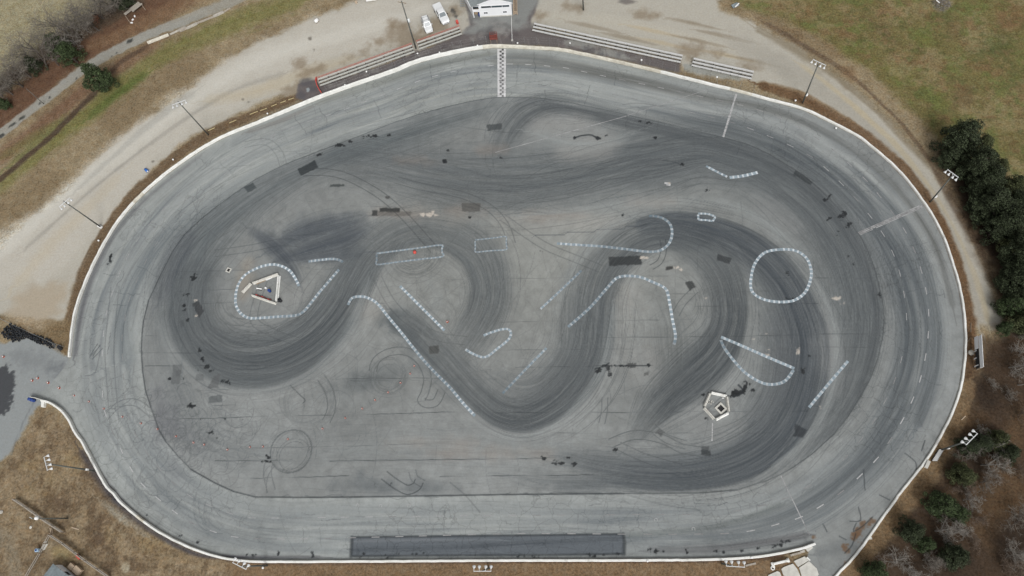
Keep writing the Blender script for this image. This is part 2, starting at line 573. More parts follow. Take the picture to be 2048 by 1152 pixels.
strip([(190,225,12,.8),(240,185,14,.9),(290,150,12,.7)], (84,100,46), .9, .8, seed=25)
strip([(20,330,10,.6),(80,280,12,.7),(140,235,12,.6)], (96,104,52), .9, .8, seed=26)
strip([(110,245,10,.6),(60,280,14,.7),(10,310,12,.6)], (108,108,58), .9, .7, seed=27)
strip([(-30,385,7,.9),(40,325,7,.9),(100,275,7,.9),(150,225,7,.9),(190,185,7,.8),(235,130,6,.6),(290,95,6,.5)], (76,60,50), .6, .95, seed=28)
strip([(-40,298,10,1),(0,268,10,1),(60,222,10,1),(110,183,10,1),(150,152,10.5,1),(195,120,11,1),(240,96,11,1),(300,68,11,1),(380,36,12,.9),(450,8,13,.8),(500,-15,14,.8)], (152,150,141), .35, 1, .2, .35, seed=30)
PATHLANE = [(-40,309),(0,279),(60,232),(110,193),(150,162),(195,130),(240,106),(300,78),(380,47),(450,20),(500,0),(500,-26),(450,-4),(380,26),(300,58),(240,86),(195,110),(150,142),(110,173),(60,212),(0,258),(-40,288)]
for q in [(2,272,9,4),(24,250,9,3),(44,236,8,3),(80,207,3,3),(99,195,3,2.5),(154,157,3,2),(260,82,9,4),(235,106,3,2.5),(224,113,2,2)]:
    blob(*q[:4], -36, (58,60,58), .85, .35, .2, .6, seed=int(q[0]))
# left and top gravel
GRAVEL = [(-60,560),(0,500),(60,440),(130,385),(200,312),(250,265),(310,228),(370,186),(450,122),(512,86),(560,64),(620,40),(700,8),(760,-30),(1500,-40),(1500,-5),(1430,-4),(1440,20),(1520,50),(1600,98),(1690,165),(1760,225),(1830,300),(1868,345),(1910,420),(1948,490),(1975,560),(1998,620),(2006,645),(1990,652),(1942,652),(1940,610),(1925,550),(1895,480),(1850,410),(1795,345),(1735,285),(1660,232),(1600,200),(1560,180),(1500,160),(1420,150),(1366,140),(1360,122),(1065,55),(1040,70),(920,75),(640,170),(600,190),(560,192),(520,205),(440,243),(400,262),(350,297),(300,342),(262,380),(230,425),(200,470),(175,520),(150,570),(130,640),(60,640),(-60,620)]
region(GRAVEL, (176,171,158), 1.6, 1.0, 2.2, rough=.16, seed=41)
region([(-60,470),(60,430),(250,262),(450,120),(620,40),(820,-20),(900,20),(700,110),(600,150),(430,235),(300,330),(200,450),(110,560),(-60,600)], (192,186,174), 4, 2.5, 4, .6, seed=48)
strip([(-60,545,26,.9),(30,478,26,.9),(110,410,24,.9),(200,335,24,.9),(290,268,24,.9),(380,205,24,.9),(470,145,26,.9),(560,105,28,.9),(660,75,26,.8),(760,45,20,.7),(860,15,18,.5)], (198,194,183), .9, .95, .4, seed=42)
strip([(60,490,6,.6),(160,400,6,.7),(260,318,6,.7),(360,245,6,.6),(470,180,7,.6),(560,150,8,.6)], (150,147,138), .9, .8, .5, seed=43)
strip([(40,560,20,.7),(100,490,20,.7),(160,430,16,.7),(230,360,14,.6)], (188,174,148), .9, .6, .5, seed=44)
strip([(420,200,14,.5),(520,180,18,.7),(600,150,18,.7),(700,120,14,.5)], (182,168,140), .9, .8, .5, seed=45)
strip([(380,190,10,.5),(310,240,10,.6),(230,310,8,.5),(160,375,8,.4)], (146,146,140), .9, .7, .4, seed=46)
strip([(1080,30,14,.5),(1200,40,16,.6),(1330,62,14,.6),(1450,95,12,.5)], (186,180,164), .9, .8, .6, seed=47)
for k, (a, b) in enumerate([(1120,62),(1180,52),(1250,75),(1300,60),(1390,80),(1440,70),(1450,110),(1500,120),(1380,45),(1320,85)]):
    strip([(a - 45, b - 9, 3, .5), (a, b, 6, .8), (a + 60, b + 14, 3, .5)], (132, 118, 96) if k % 3 else (182, 164, 130), .9, .75, .6, seed=50 + k)
for q in [(805,70,26,24,0),(848,78,14,16,0),(790,50,16,10,0),(910,70,8,14,60),(905,25,10,20,70),(868,55,14,22,70),(620,143,28,9,-18),(584,185,14,20,40),(600,128,14,8,0),(700,115,20,5,-20),(735,100,12,5,-60),(760,85,8,9,0),(1145,15,26,8,8),(1075,32,16,8,20),(1290,30,24,8,5),(1380,100,26,16,10),(1430,105,14,9,0),(1495,130,22,8,12)]:
    blob(*q, (132,115,92), .62, 2.6, 1.9, 1.5, seed=int(q[0]))
for q in [(620,77,4,3.5),(692,66,2.5,2),(701,66,2,2),(628,100,2,3),(486,199,3,2.5),(497,205,3,2),(306,323,3,2.5),(455,240,3,2.5)]:
    blob(*q, 0, (112,106,96), .8, .4, .2, .6, seed=int(q[0]))
blob(909,26,4,12,-25, (70,68,66), .85, .6, .4, .8)
blob(1255,3,20,5,3, (110,104,100), .8, .8, .4)
# right-hand service road
strip([(1480,88,30,.6),(1560,130,30,.8),(1640,180,30,.9),(1720,240,26,.9),(1790,310,24,.9),(1850,385,22,.9),(1900,470,20,.9),(1935,550,20,.9),(1955,630,22,.9)], (162,157,145), .8, .9, .4, .16, seed=61)
strip([(1600,128,6,.6),(1660,172,8,.8),(1730,232,9,.9),(1800,300,8,.9),(1870,390,7,.7),(1920,480,6,.6),(1960,580,8,.8),(1975,640,8,.7)], (182,168,138), .9, .9, .4, seed=62)
strip([(1520,60,12,.8),(1600,105,14,.9),(1690,168,14,.9),(1770,235,12,.9),(1840,310,9,.9),(1880,350,8,.8)], (132,120,98), .8, .85, .6, seed=63)
strip([(1535,48,7,.8),(1620,98,8,.8),(1700,150,6,.8),(1760,205,5,.8),(1810,255,5,.8),(1860,325,8,.8),(1900,395,12,.8),(1950,480,14,.8),(1985,560,12,.8)], (98,80,64), .8, .85, .6, seed=64)
strip([(1530,172,12,1),(1600,196,13,1),(1680,240,14,1),(1750,290,15,1),(1805,340,15,1),(1855,405,16,1),(1890,470,17,1),(1915,540,18,1),(1932,610,19,1),(1940,680,22,1),(1938,750,22,1)], (110,84,60), .5, 1, .3, 1.0, seed=65)
strip([(1540,168,5,.6),(1610,188,5,.7),(1700,240,5,.5)], (142,118,88), .9, .8, .3, seed=66)
# right-hand field
region([(1400,-60),(2200,-60),(2200,360),(2048,420),(1960,400),(1890,300),(1830,225),(1750,150),(1660,85),(1560,38),(1480,12)], (112,103,62), 2.5, 1.6, 3, seed=71)
for k, q in enumerate([(1590,20,46,10,15),(1700,30,30,9,35),(1760,60,46,9,40),(1690,70,30,10,30),(1790,105,40,8,35),(1840,95,24,7,40),(1860,130,36,12,20),(1780,20,24,18,0),(1910,60,24,9,60),(1980,140,30,16,20),(1660,95,30,7,35),(1575,60,24,7,30),(2020,30,26,30,0),(2030,200,30,30,0),(1930,195,24,20,0),(1700,150,24,8,40),(1990,330,26,24,0),(1920,330,24,18,0)]):
    blob(*q, [(122,92,64),(136,112,80),(114,92,66)][k % 3], .6, 2.6, 2.0, 2.4, seed=70 + k)
for k, q in enumerate([(1990,85,22,26,30),(2005,105,18,18,0),(1960,100,16,14,0),(2030,160,14,20,0),(1880,30,20,16,0)]):
    blob(*q, (74,84,46), .42, 4, 2.4, 1.4, seed=90 + k)
for k, q in enumerate([(1720,105,30,14,40),(1800,150,34,16,40),(1870,190,30,14,40),(1650,50,26,8,20),(1850,80,30,14,30)]):
    blob(*q, (104,106,54), .7, 2.6, 2, 2.4, seed=95 + k)
blob(1882,8,22,16,0, (146,130,108), .8, 1.2, 1.0)
_sl, _a = region([(1440,-60),(2200,-60),(2200,360),(2048,400),(1960,380),(1890,290),(1830,215),(1750,142),(1660,78),(1560,34),(1480,10)], None, 2.5)
_X, _Y = np.meshgrid(XS[_sl[1]], YS[_sl[0]])
for _s, _seed, _rgb, _lo, _op in ((5.0, 31, (142,127,92), .52, .55), (3.0, 33, (100,110,56), .52, .6), (1.3, 35, (128,112,78), .56, .5), (1.0, 37, (84,88,48), .58, .5), (2.2, 39, (120,92,64), .6, .5)):
    _f = (sstep(_lo, _lo + .16, fbm(_X / _s, _Y / _s, _seed, 4)) * _a * _op)[..., None]
    C[_sl] = C[_sl] * (1 - _f) + np.array(_rgb, np.float32) / 255 * _f
del _X, _Y, _f
# right-hand wood floor
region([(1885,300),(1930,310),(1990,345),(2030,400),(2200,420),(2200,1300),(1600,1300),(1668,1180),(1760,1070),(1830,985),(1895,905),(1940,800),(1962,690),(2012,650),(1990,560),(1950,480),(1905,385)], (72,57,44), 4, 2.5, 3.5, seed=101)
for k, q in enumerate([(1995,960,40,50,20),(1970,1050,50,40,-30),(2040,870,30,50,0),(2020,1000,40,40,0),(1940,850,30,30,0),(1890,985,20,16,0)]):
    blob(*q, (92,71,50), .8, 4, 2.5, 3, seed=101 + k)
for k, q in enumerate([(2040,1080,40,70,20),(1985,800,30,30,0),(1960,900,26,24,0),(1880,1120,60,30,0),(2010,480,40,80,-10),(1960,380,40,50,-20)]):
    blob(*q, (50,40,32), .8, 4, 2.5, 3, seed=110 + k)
strip([(1938,770,16,.8),(1918,830,22,.9),(1890,890,26,1),(1850,950,32,1),(1800,1015,34,1),(1755,1075,36,1),(1710,1130,34,1),(1660,1190,34,1)], (122,99,72), .6, 1, .4, 1.0, seed=120)
strip([(1835,950,12,.7),(1800,985,14,.8),(1770,1030,12,.7)], (150,124,92), .9, .8, .4, seed=121)
# lower strip and lower left
strip([(400,1150,30,1),(520,1142,26,1),(800,1142,26,1),(1100,1140,26,1),(1400,1140,26,1),(1570,1135,28,1)], (126,102,76), .5, 1, .3, 1.0, seed=130)
strip([(380,1112,5,.7),(520,1126,5,.8),(800,1126,5,.8),(1100,1124,5,.8),(1400,1123,5,.9),(1560,1112,8,.9)], (84,64,52), .9, .9, .5, seed=131)
region([(120,830),(165,900),(215,990),(300,1065),(380,1105),(460,1130),(480,1200),(-80,1200),(-80,960),(0,950),(60,850),(85,810)], (130,111,86), 2.5, 1.5, 3, seed=132)
for k, q in enumerate([(110,1000,28,16,20),(120,1030,22,14,0),(180,1025,12,22,-30),(200,1060,16,26,-20),(205,1090,16,22,-30),(100,890,10,26,20),(150,870,14,14,0),(175,930,8,22,-25),(210,985,7,18,-35),(240,1130,30,14,0)]):
    blob(*q, (90,72,56), .6, 3, 2.4, 1.6, seed=140 + k)
for k, q in enumerate([(140,930,20,20,0),(60,930,26,14,0),(100,960,22,10,0),(225,1075,14,14,0),(300,1090,26,12,30),(350,1110,26,10,20),(140,1110,24,10,0),(75,990,30,14,0)]):
    blob(*q, (146,124,88), .6, 2.4, 1.8, 2, seed=150 + k)
_sl, _a = region([(120,830),(165,900),(215,990),(300,1065),(380,1105),(460,1130),(480,1200),(-80,1200),(-80,960),(0,950),(60,850),(85,810)], None, 2.5)
_X, _Y = np.meshgrid(XS[_sl[1]], YS[_sl[0]])
for _s, _seed, _rgb, _lo, _op in ((3.2, 41, (150,131,103), .54, .6), (1.6, 43, (100,82,62), .57, .55), (.9, 45, (158,138,112), .58, .45), (.8, 47, (92,76,58), .58, .45)):
    _f = (sstep(_lo, _lo + .16, fbm(_X / _s, _Y / _s, _seed, 4)) * _a * _op)[..., None]
    C[_sl] = C[_sl] * (1 - _f) + np.array(_rgb, np.float32) / 255 * _f
del _X, _Y, _f
strip([(205,1005,8,.6),(235,1030,12,.9),(265,1050,10,.7),(290,1070,7,.5)], (150,143,128), .8, .9, .3, seed=160)
region([(251 + 10 * math.cos(t), 1135 + 12 * math.sin(t)) for t in np.linspace(0, 6.283, 9)[:-1]], (156,146,124), .4, .1, 1, .9)
blob(128,1108,26,9,18, (158,140,100), .8, 1.2, .8)
blob(95,1092,10,7,-40, (160,144,116), .8, 1, .5)
strip([(-40,1040,26,.8),(10,1080,26,.7),(30,1140,20,.7),(40,1200,20,.7)], (136,126,108), .9, .8, .4, seed=161)
# left shoulder
strip([(133,690,10,1),(140,640,12,1),(152,590,13,1),(175,530,15,1),(205,475,15,1),(245,415,14,1),(300,358,13,1),(360,308,12,1),(430,262,11,1),(510,228,10,1),(590,196,9,1)], (112,92,70), .5, 1, .3, 1.0, seed=170)
region([(-60,628),(20,632),(70,640),(150,640),(138,716),(80,680),(0,640)], (126,106,78), 1.6, 1, 2, seed=171)
blob(75,610,60,40,-30, (170,154,130), .7, 3, 2, 2.5)
# asphalt of the entrance
ENTR = [(-60,690),(10,686),(60,672),(128,708),(143,712),(140,760),(102,805),(74,812),(52,850),(22,905),(-60,975)]
region(ENTR, (142,147,147), .8, .5, 1.2, rough=.12, seed=180)
region([(-60,740),(15,734),(25,748),(30,765),(24,785),(22,815),(5,828),(-60,835)], (60,62,66), .5, 1.5, .8, .85, seed=181)
blob(60,720,40,16,8, (116,120,122), .5, 3, 2.0, .9)
blob(120,738,22,14,0, (100,104,108), .6, 3, 1.8, .8)
strip([(24,905,2,.6),(44,850,2,.6),(66,808,2,.5)], (100,104,106), .9, .8, .2, seed=182)
# paving in front of the stands and pad beside them
APRON = [(596,168),(632,158),(640,172),(760,132),(838,103),(925,68),(940,48),(930,0),(945,-30),(1060,-30),(1078,0),(1062,40),(1064,60),(1200,92),(1362,126),(1360,144),(1330,140),(1224,116),(1119,94),(1024,89),(982,90),(937,96),(862,112),(787,138),(647,188),(612,204),(592,195)]
region(APRON, (104,97,96), .7, .35, 1.0, rough=.2, seed=190)
region([(925,66),(945,46),(925,-30),(1062,-30),(1076,0),(1058,40),(1040,62),(985,56),(950,70)], (132,134,131), 1.6, .8, 1.6, rough=.15, seed=191)
strip([(975,62,6,.8),(1000,45,5,.7),(1024,58,6,.7)], (98,96,96), .9, .8, .4, seed=192)
region([(1128,80),(1160,78),(1250,108),(1262,120),(1240,118),(1180,104),(1126,88)], (146,146,140), .7, .4, 1, .85, seed=193)
region([(1366,128),(1385,130),(1480,152),(1480,162),(1370,144)], (146,148,142), .7, .4, 1, .8, seed=194)
for k in range(26):
    a = rng.uniform(650, 1340)
    b = np.interp(a, [640, 787, 862, 982, 1119, 1224, 1340], [186, 138, 113, 90, 94, 115, 140])
    strip([(a - 3, b - 12, 1.2, .4), (a, b - 3, 1.6, .6)], (150, 142, 138) if k % 2 else (80, 74, 74), .9, .6, .2, seed=200 + k)
for k in range(46):
    a = rng.uniform(650, 1350)
    b = np.interp(a, [640, 787, 862, 982, 1024, 1119, 1224, 1350], [180, 130, 106, 70, 70, 86, 108, 136]) + rng.normal(0, 7)
    blob(a, b, rng.uniform(5, 22), rng.uniform(2, 6), rng.uniform(-25, 15), [(84,77,78),(134,131,126),(120,110,106),(92,90,92)][k % 4], .5, 1.0, 1.2, .9, seed=800 + k)
for k in range(16):
    blob(rng.uniform(945, 1060), rng.uniform(36, 66), rng.uniform(6, 20), rng.uniform(2, 6), rng.uniform(-20, 20), [(104,104,104),(150,150,146),(118,116,114)][k % 3], .5, 1.2, 1.2, 1.0, seed=850 + k)
for q in [(625,178,10,5,0),(612,165,14,8,0),(603,190,9,10,0)]: blob(*q, (86,84,88), .7, 1, .6)
region([(612,178),(619,175),(620,182),(613,185)], (160,172,176), .3, .2, .6, .8)

_g = C.mean(-1, keepdims=True)
C[:] = np.clip((_g + (C - _g) * .84) * 1.02, 0, 1)
del _g
# ---- the racing surface
SDP = full_mask(PAVED)
SDI = full_mask(SEAM)
X, Y = np.meshgrid(XS, YS)
big = fbm(X / 14, Y / 14, 301, 4)
fin = fbm(X / 1.2, Y / 1.2, 302, 3)
pav = sstep(-.12, .12, SDP)
inf = sstep(-.08, .08, SDI)
gx = sstep(-20, 62, X)           # falloff of light to the right, painted into the ring colour
gy = sstep(40, 100, Y)[..., None]
ringc = (np.array([158,162,160]) * (1 - gy) + np.array([169,172,167]) * gy) * (1 - gx[..., None]) + np.array([137,140,139]) * gx[..., None]
del gy
infc = np.array([139,142,141]) * (1 - sstep(-5, 60, X)[..., None]) + np.array([123,127,127]) * sstep(-5, 60, X)[..., None]
warm = np.exp(-(((X + 8) / 38) ** 2 + ((Y - 52) / 20) ** 2))[..., None]
infc = infc + warm * np.array([9, 8, 5])
pc = ringc * (1 - inf[..., None]) + infc * inf[..., None]
pc = pc * (1 + .22 * (big - .5) + .16 * (fin - .5))[..., None] / 255
C[:] = C * (1 - pav[..., None]) + pc * pav[..., None]
RO[:] = RO * (1 - pav) + .08 * pav
CR[:] = pav * (1 - inf) * sstep(.42, .66, fbm(X / 12, Y / 12, 305, 3) + .03)
del X, Y, big, fin, ringc, infc, pc, warm

RING = [(215,735),(212,690),(225,625),(250,560),(290,490),(340,430),(400,375),(480,320),(570,275),(660,240),(760,205),(850,172),(930,152),(1000,146),(1080,150),(1180,165),(1290,192),(1400,218),(1490,238),(1570,264),(1650,312),(1715,362),(1770,430),(1808,500),(1836,570),(1848,640),(1846,700),(1832,770),(1800,835),(1755,895),(1700,950),(1630,1000),(1550,1035),(1470,1052),(1380,1056),(1200,1057),(1000,1058),(800,1060),(640,1062),(540,1060),(450,1040),(380,1005),(320,960),(270,900),(235,840),(220,790),(215,735)]
HWR = [62 if i < 8 else 50 for i in range(len(RING))]
ribbon([(x, y, 66, .46) for x, y in RING], (116,122,125), .5, 1.5, 620, .05, .2, 2.0, seed=400, pale=.45)
ribbon([(x, y, 66, .34) for x, y in RING], (164,168,166), .5, 1.7, 0, .05, .2, .9, seed=411)
ribbon([(1290,218,12,.2),(1380,240,22,.4),(1500,265,30,.6),(1600,315,36,.65),(1690,385,44,.66),(1770,480,50,.68),(1815,580,54,.68),(1830,680,54,.66),(1805,790,54,.62),(1750,890,52,.55),(1670,970,46,.45),(1580,1030,40,.32),(1480,1060,32,.25),(1380,1068,26,.15)], (84,90,94), .75, .8, 260, .10, .30, 1.6, seed=401, pale=.4)  # rubber streaks on the right bend, with the dimmer light there painted in
ribbon([(1700,330,10,.3),(1790,420,14,.5),(1845,520,16,.55),(1872,630,16,.55),(1870,740,16,.5),(1835,850,14,.4)], (80,86,90), .85, .8, 50, .1, .3, seed=402)
ribbon([(1200,1075,10,.3),(1380,1060,9,.4),(1480,1040,9,.4),(1560,1010,10,.4)], (96,102,100), .9, .4, 8, .1, .2, seed=403)
ribbon([(1300,1100,10,.4),(1420,1098,12,.55),(1520,1086,12,.6),(1610,1070,12,.5)], (92,92,94), .8, .5, 20, .1, .25, seed=404)
ribbon([(1000,120,20,.35),(1080,122,20,.5),(1180,142,18,.6),(1300,168,16,.6),(1420,198,14,.5),(1520,215,14,.5),(1620,250,12,.5),(1720,310,10,.5),(1800,385,9,.45),(1870,490,9,.45),(1905,610,9,.4)], (100,101,98), .8, .8, 20, .08, .2, seed=405)
ribbon([(640,205,10,.35),(760,165,10,.4),(860,132,10,.4),(980,108,8,.4)], (118,120,112), .9, .8, 10, .05, .14, seed=406)
ribbon([(164,905,12,.6),(196,955,15,.75),(232,1000,16,.8),(275,1040,14,.75),(330,1078,11,.7),(400,1110,9,.65),(480,1114,6,.5),(640,1114,5,.4)], (72,70,76), .9, .6, 20, .1, .3, seed=407)
ribbon([(150,710,8,.45),(158,650,9,.55),(172,590,10,.5),(195,530,9,.5),(235,460,8,.45),(300,390,7,.35),(400,312,6,.25)], (92,92,96), .9, .6, 14, .1, .25, seed=408)
ribbon([(500,262,6,.4),(560,242,7,.4),(620,215,6,.3)], (110,104,98), .9, .5, 0, seed=409)
ribbon([(255,720,26,.3),(245,650,26,.35),(262,580,26,.35),(310,500,24,.3),(370,430,20,.2)], (104,112,116), .9, .9, 30, .1, .25, seed=410)
ribbon([(1640,1105,16,.35),(1690,1090,20,.35),(1730,1050,14,.3)], (98,102,104), .9, .3, 0, seed=412)

ribbon([(1090,212,12,.3),(1250,244,14,.4),(1390,276,14,.45),(1500,305,14,.5),(1600,362,14,.55),(1680,440,14,.6),(1728,530,13,.6),(1752,620,12,.6),(1748,690,12,.55),(1722,770,12,.5),(1670,850,12,.4),(1600,912,10,.25)], (76,80,83), .5, .6, 60, .1, .3, seed=415)
# drifting lines over the infield
ribbon([(1540,335,34,.5),(1480,318,44,.62),(1400,300,52,.74),(1300,315,60,.78),(1210,335,62,.72),(1120,355,60,.62),(1030,365,56,.58),(940,360,52,.5),(850,345,46,.42),(760,325,38,.36),(680,315,30,.3)], RUB, .5, .5, 150, seed=500)
ribbon([(1480,320,40,.45),(1560,362,44,.55),(1630,420,46,.6),(1680,490,46,.6),(1710,560,44,.62),(1722,640,40,.56),(1710,720,34,.46),(1680,800,28,.34),(1620,870,20,.2)], (82,87,90), .75, .6, 150, .12, .36, seed=501)
ribbon([(1130,405,20,.2),(1040,395,26,.3),(950,385,26,.3),(860,365,22,.25)], RUB, .8, .5, 30, seed=502)
ribbon([(998,305,24,.4),(1018,262,30,.6),(1050,226,28,.72),(1100,208,20,.72),(1160,214,17,.55),(1230,232,15,.45),(1300,250,12,.4),(1400,272,9,.3)], RUB, .6, .4, 60, seed=503)
ribbon([(985,215,18,.25),(900,240,24,.4),(810,270,26,.5),(710,300,24,.55),(610,338,22,.5),(520,385,30,.5),(450,435,40,.56),(392,495,46,.64),(362,565,44,.58),(362,640,44,.5)], (82,90,94), .7, .5, 110, seed=504)
ribbon([(370,480,20,.45),(345,530,22,.55),(325,580,22,.4)], (76,80,88), .9, .4, 20, seed=505)
ribbon([(395,560,38,.55),(382,620,42,.66),(402,672,46,.78),(450,708,50,.86),(515,715,50,.9),(575,700,48,.92),(630,665,46,.92),(672,615,44,.86),(702,562,38,.74),(738,510,32,.55),(790,470,30,.4),(850,455,34,.34),(915,468,40,.42),(960,505,40,.52),(978,560,36,.62),(972,615,34,.58),(945,665,32,.4),(915,705,26,.2)], RUB, .5, .4, 200, seed=506, crisp=-1)
ribbon([(360,640,16,.3),(385,710,18,.4),(440,752,18,.4),(520,768,16,.4),(600,752,14,.3),(670,700,12,.2)], (96,102,104), .9, .7, 60, .1, .3, seed=507)
for q in [(645,478,80,36,-12,.72),(610,455,50,22,-20,.45),(700,465,36,30,0,.45),(560,510,50,15,52,.62),(530,472,18,14,0,.4),(690,520,34,24,0,.5)]:
    blob(*q[:5], (78,84,90), q[5] * .62, 4.5, 2.4, 2.0, seed=int(q[0]))
for k, q in enumerate([([(540,500,14,.3),(590,470,24,.5),(650,450,28,.5),(720,435,20,.3)]),([(560,520,12,.3),(620,500,22,.5),(690,478,24,.5),(745,450,14,.2)]),([(505,462,14,.3),(545,492,20,.55),(580,530,18,.5),(598,565,12,.3)]),([(600,520,12,.3),(660,512,18,.45),(720,505,18,.35)])]):
    ribbon(q, (72,78,85), .8, .8, 46, .1, .26, 2.2, seed=720 + k, pale=.5)
for k in range(60):                       # crossed scuffs in the dark patch
    a, b, t = rng.uniform(545, 760), rng.uniform(440, 530), rng.choice([-22, 20, 40]) + rng.normal(0, 8)
    l = rng.uniform(8, 34)
    dx, dy = l * math.cos(math.radians(t)), l * math.sin(math.radians(t))
    px_stroke([(a - dx, b - dy), (a, b + rng.normal(0, 1.5)), (a + dx, b + dy)], .1, rng.uniform(.06, .16), LS if k % 2 else SK, 4)
ribbon([(1385,462,36,.55),(1310,462,34,.72),(1255,485,38,.66),(1212,530,40,.62),(1190,585,40,.66),(1184,645,40,.74),(1176,700,40,.78),(1150,752,40,.82),(1105,800,36,.86),(1050,828,32,.88),(1000,822,28,.8),(958,790,26,.62),(915,745,24,.5),(878,705,24,.5),(840,665,26,.5),(800,635,24,.4)], RUB, .5, .45, 200, seed=508, crisp=1)
ribbon([(1140,560,26,.2),(1142,640,30,.36),(1135,710,34,.42),(1090,765,34,.4),(1040,778,26,.3),(990,755,18,.2)], (92,96,98), .9, .7, 120, .1, .3, seed=509)
for q in [(800,655,42,20,28,.62),(850,712,38,13,48,.55),(775,645,22,12,0,.3),(765,752,60,16,-14,.4),(705,770,50,20,-20,.3),(900,770,40,8,40,.45)]:
    blob(*q[:5], (78,84,87), q[5] * .8, 4, 2.0, 1.8, seed=int(q[0]))
ribbon([(1290,452,16,.6),(1350,448,22,.8),(1420,462,26,.86),(1490,492,30,.84),(1550,545,34,.8),(1590,610,36,.82),(1612,680,40,.84),(1608,750,42,.82),(1586,820,40,.84),(1545,878,38,.88),(1480,920,36,.9),(1400,942,32,.86),(1310,946,30,.7),(1220,935,26,.45),(1140,918,18,.2)], (70,76,82), .42, .4, 190, seed=510, crisp=1)
ribbon([(1548,640,26,.4),(1556,700,28,.45),(1548,770,28,.4),(1510,840,26,.4)], (88,92,96), .9, .8, 70, .1, .3, seed=511)
ribbon([(1340,470,30,.55),(1400,500,36,.55),(1440,550,36,.6),(1456,610,34,.78),(1450,660,36,.88),(1424,708,42,.9),(1380,752,42,.88),(1330,796,36,.76),(1295,836,26,.4),(1270,870,16,.15)], RUB, .5, .4, 130, seed=512, crisp=1)
ribbon([(1322,598,18,.3),(1340,640,26,.4),(1346,690,28,.42),(1346,740,24,.4)], (88,92,92), .9, .6, 40, .08, .2, seed=513)
for pts, sd in (([(1480,320,70,.3),(1300,320,100,.36),(1120,345,105,.36),(940,355,95,.34),(760,335,70,.3),(620,350,50,.15),(500,420,60,.15)], 701),
                ([(395,540,60,.25),(400,670,70,.26),(450,720,80,.26),(560,710,80,.26),(670,640,80,.26),(740,520,80,.3),(850,470,80,.3),(950,520,80,.3),(975,600,80,.3),(930,700,60,.12)], 702),
                ([(1310,455,70,.26),(1200,540,80,.28),(1165,680,90,.3),(1100,800,80,.28),(1000,820,60,.18),(900,740,60,.16),(800,640,60,.14)], 703),
                ([(1400,480,70,.28),(1540,560,90,.3),(1590,690,95,.34),(1560,830,90,.34),(1480,920,80,.34),(1300,945,60,.28),(1100,920,50,.14)], 704),
                ([(1500,340,80,.3),(1650,430,95,.36),(1710,590,95,.34),(1700,740,80,.28),(1640,860,60,.12)], 705),
                ([(410,470,70,.24),(345,580,60,.26),(335,690,60,.2),(370,790,80,.22),(420,870,95,.24),(520,905,80,.14)], 707),
                ([(450,900,60,.08),(650,900,80,.1),(900,900,80,.1),(1100,910,60,.1)], 706)):
    ribbon(pts, (103,108,110), .85, 1.5, 330, .05, .20, 2.0, seed=sd, pale=.45)
ribbon([(1010,950,10,.2),(1100,965,14,.3),(1200,965,14,.4),(1300,968,14,.5),(1400,966,12,.5),(1500,948,12,.4)], (86,92,96), .9, .7, 60, .1, .32, seed=514)
for q in [(830,976,90,11,1,.45),(700,965,50,10,0,.4),(720,978,60,9,0,.3),(1180,975,60,9,0,.3)]:
    blob(*q[:5], (84,90,94), q[5], 3, 1.5, 2.5, seed=int(q[0]))
for q in [(330,815,26,44,-20,.42),(370,875,40,26,20,.25),(320,860,20,30,-20,.35),(345,930,36,14,40,.2)]:
    blob(*q[:5], (94,95,102), q[5] * .7, 4, 2.5, 1.5, seed=int(q[0]))
blob(1175,295,60,24,-8, (160,158,153), .5, 5, 2, 4)
blob(1120,250,60,22,0, (150,150,147), .5, 5, 2, 4)
blob(1120,440,130,16,2, (166,162,155), .4, 5, 2, 4)
blob(870,430,70,12,2, (162,157,148), .35, 5, 2, 4)
blob(1255,610,26,50,10, (160,157,151), .45, 5, 2, 4)
blob(1280,720,40,40,0, (150,148,144), .3, 5, 2, 4)
blob(1660,700,16,80,-4, (150,151,150), .4, 5, 2, 4)
blob(740,620,30,22,30, (158,154,147), .4, 5, 2, 4)
blob(490,560,16,40,10, (160,148,132), .5, 3, 1, 2)
blob(560,590,60,30,0, (150,150,147), .3, 4, 1, 2)
blob(1430,830,50,50,0, (146,147,146), .3, 5, 2, 3)
blob(1560,440,60,20,30, (146,147,146), .35, 5, 2, 3)
for k, q in enumerate([(800,428,60,8),(935,420,40,10),(830,322,40,6),(985,300,30,6),(1300,405,50,6),(980,905,120,10),(1110,430,60,7),(860,885,90,6)]):
    blob(*q, 0, (146,130,118), .3, 3, 1.5, 2.5, seed=600 + k)

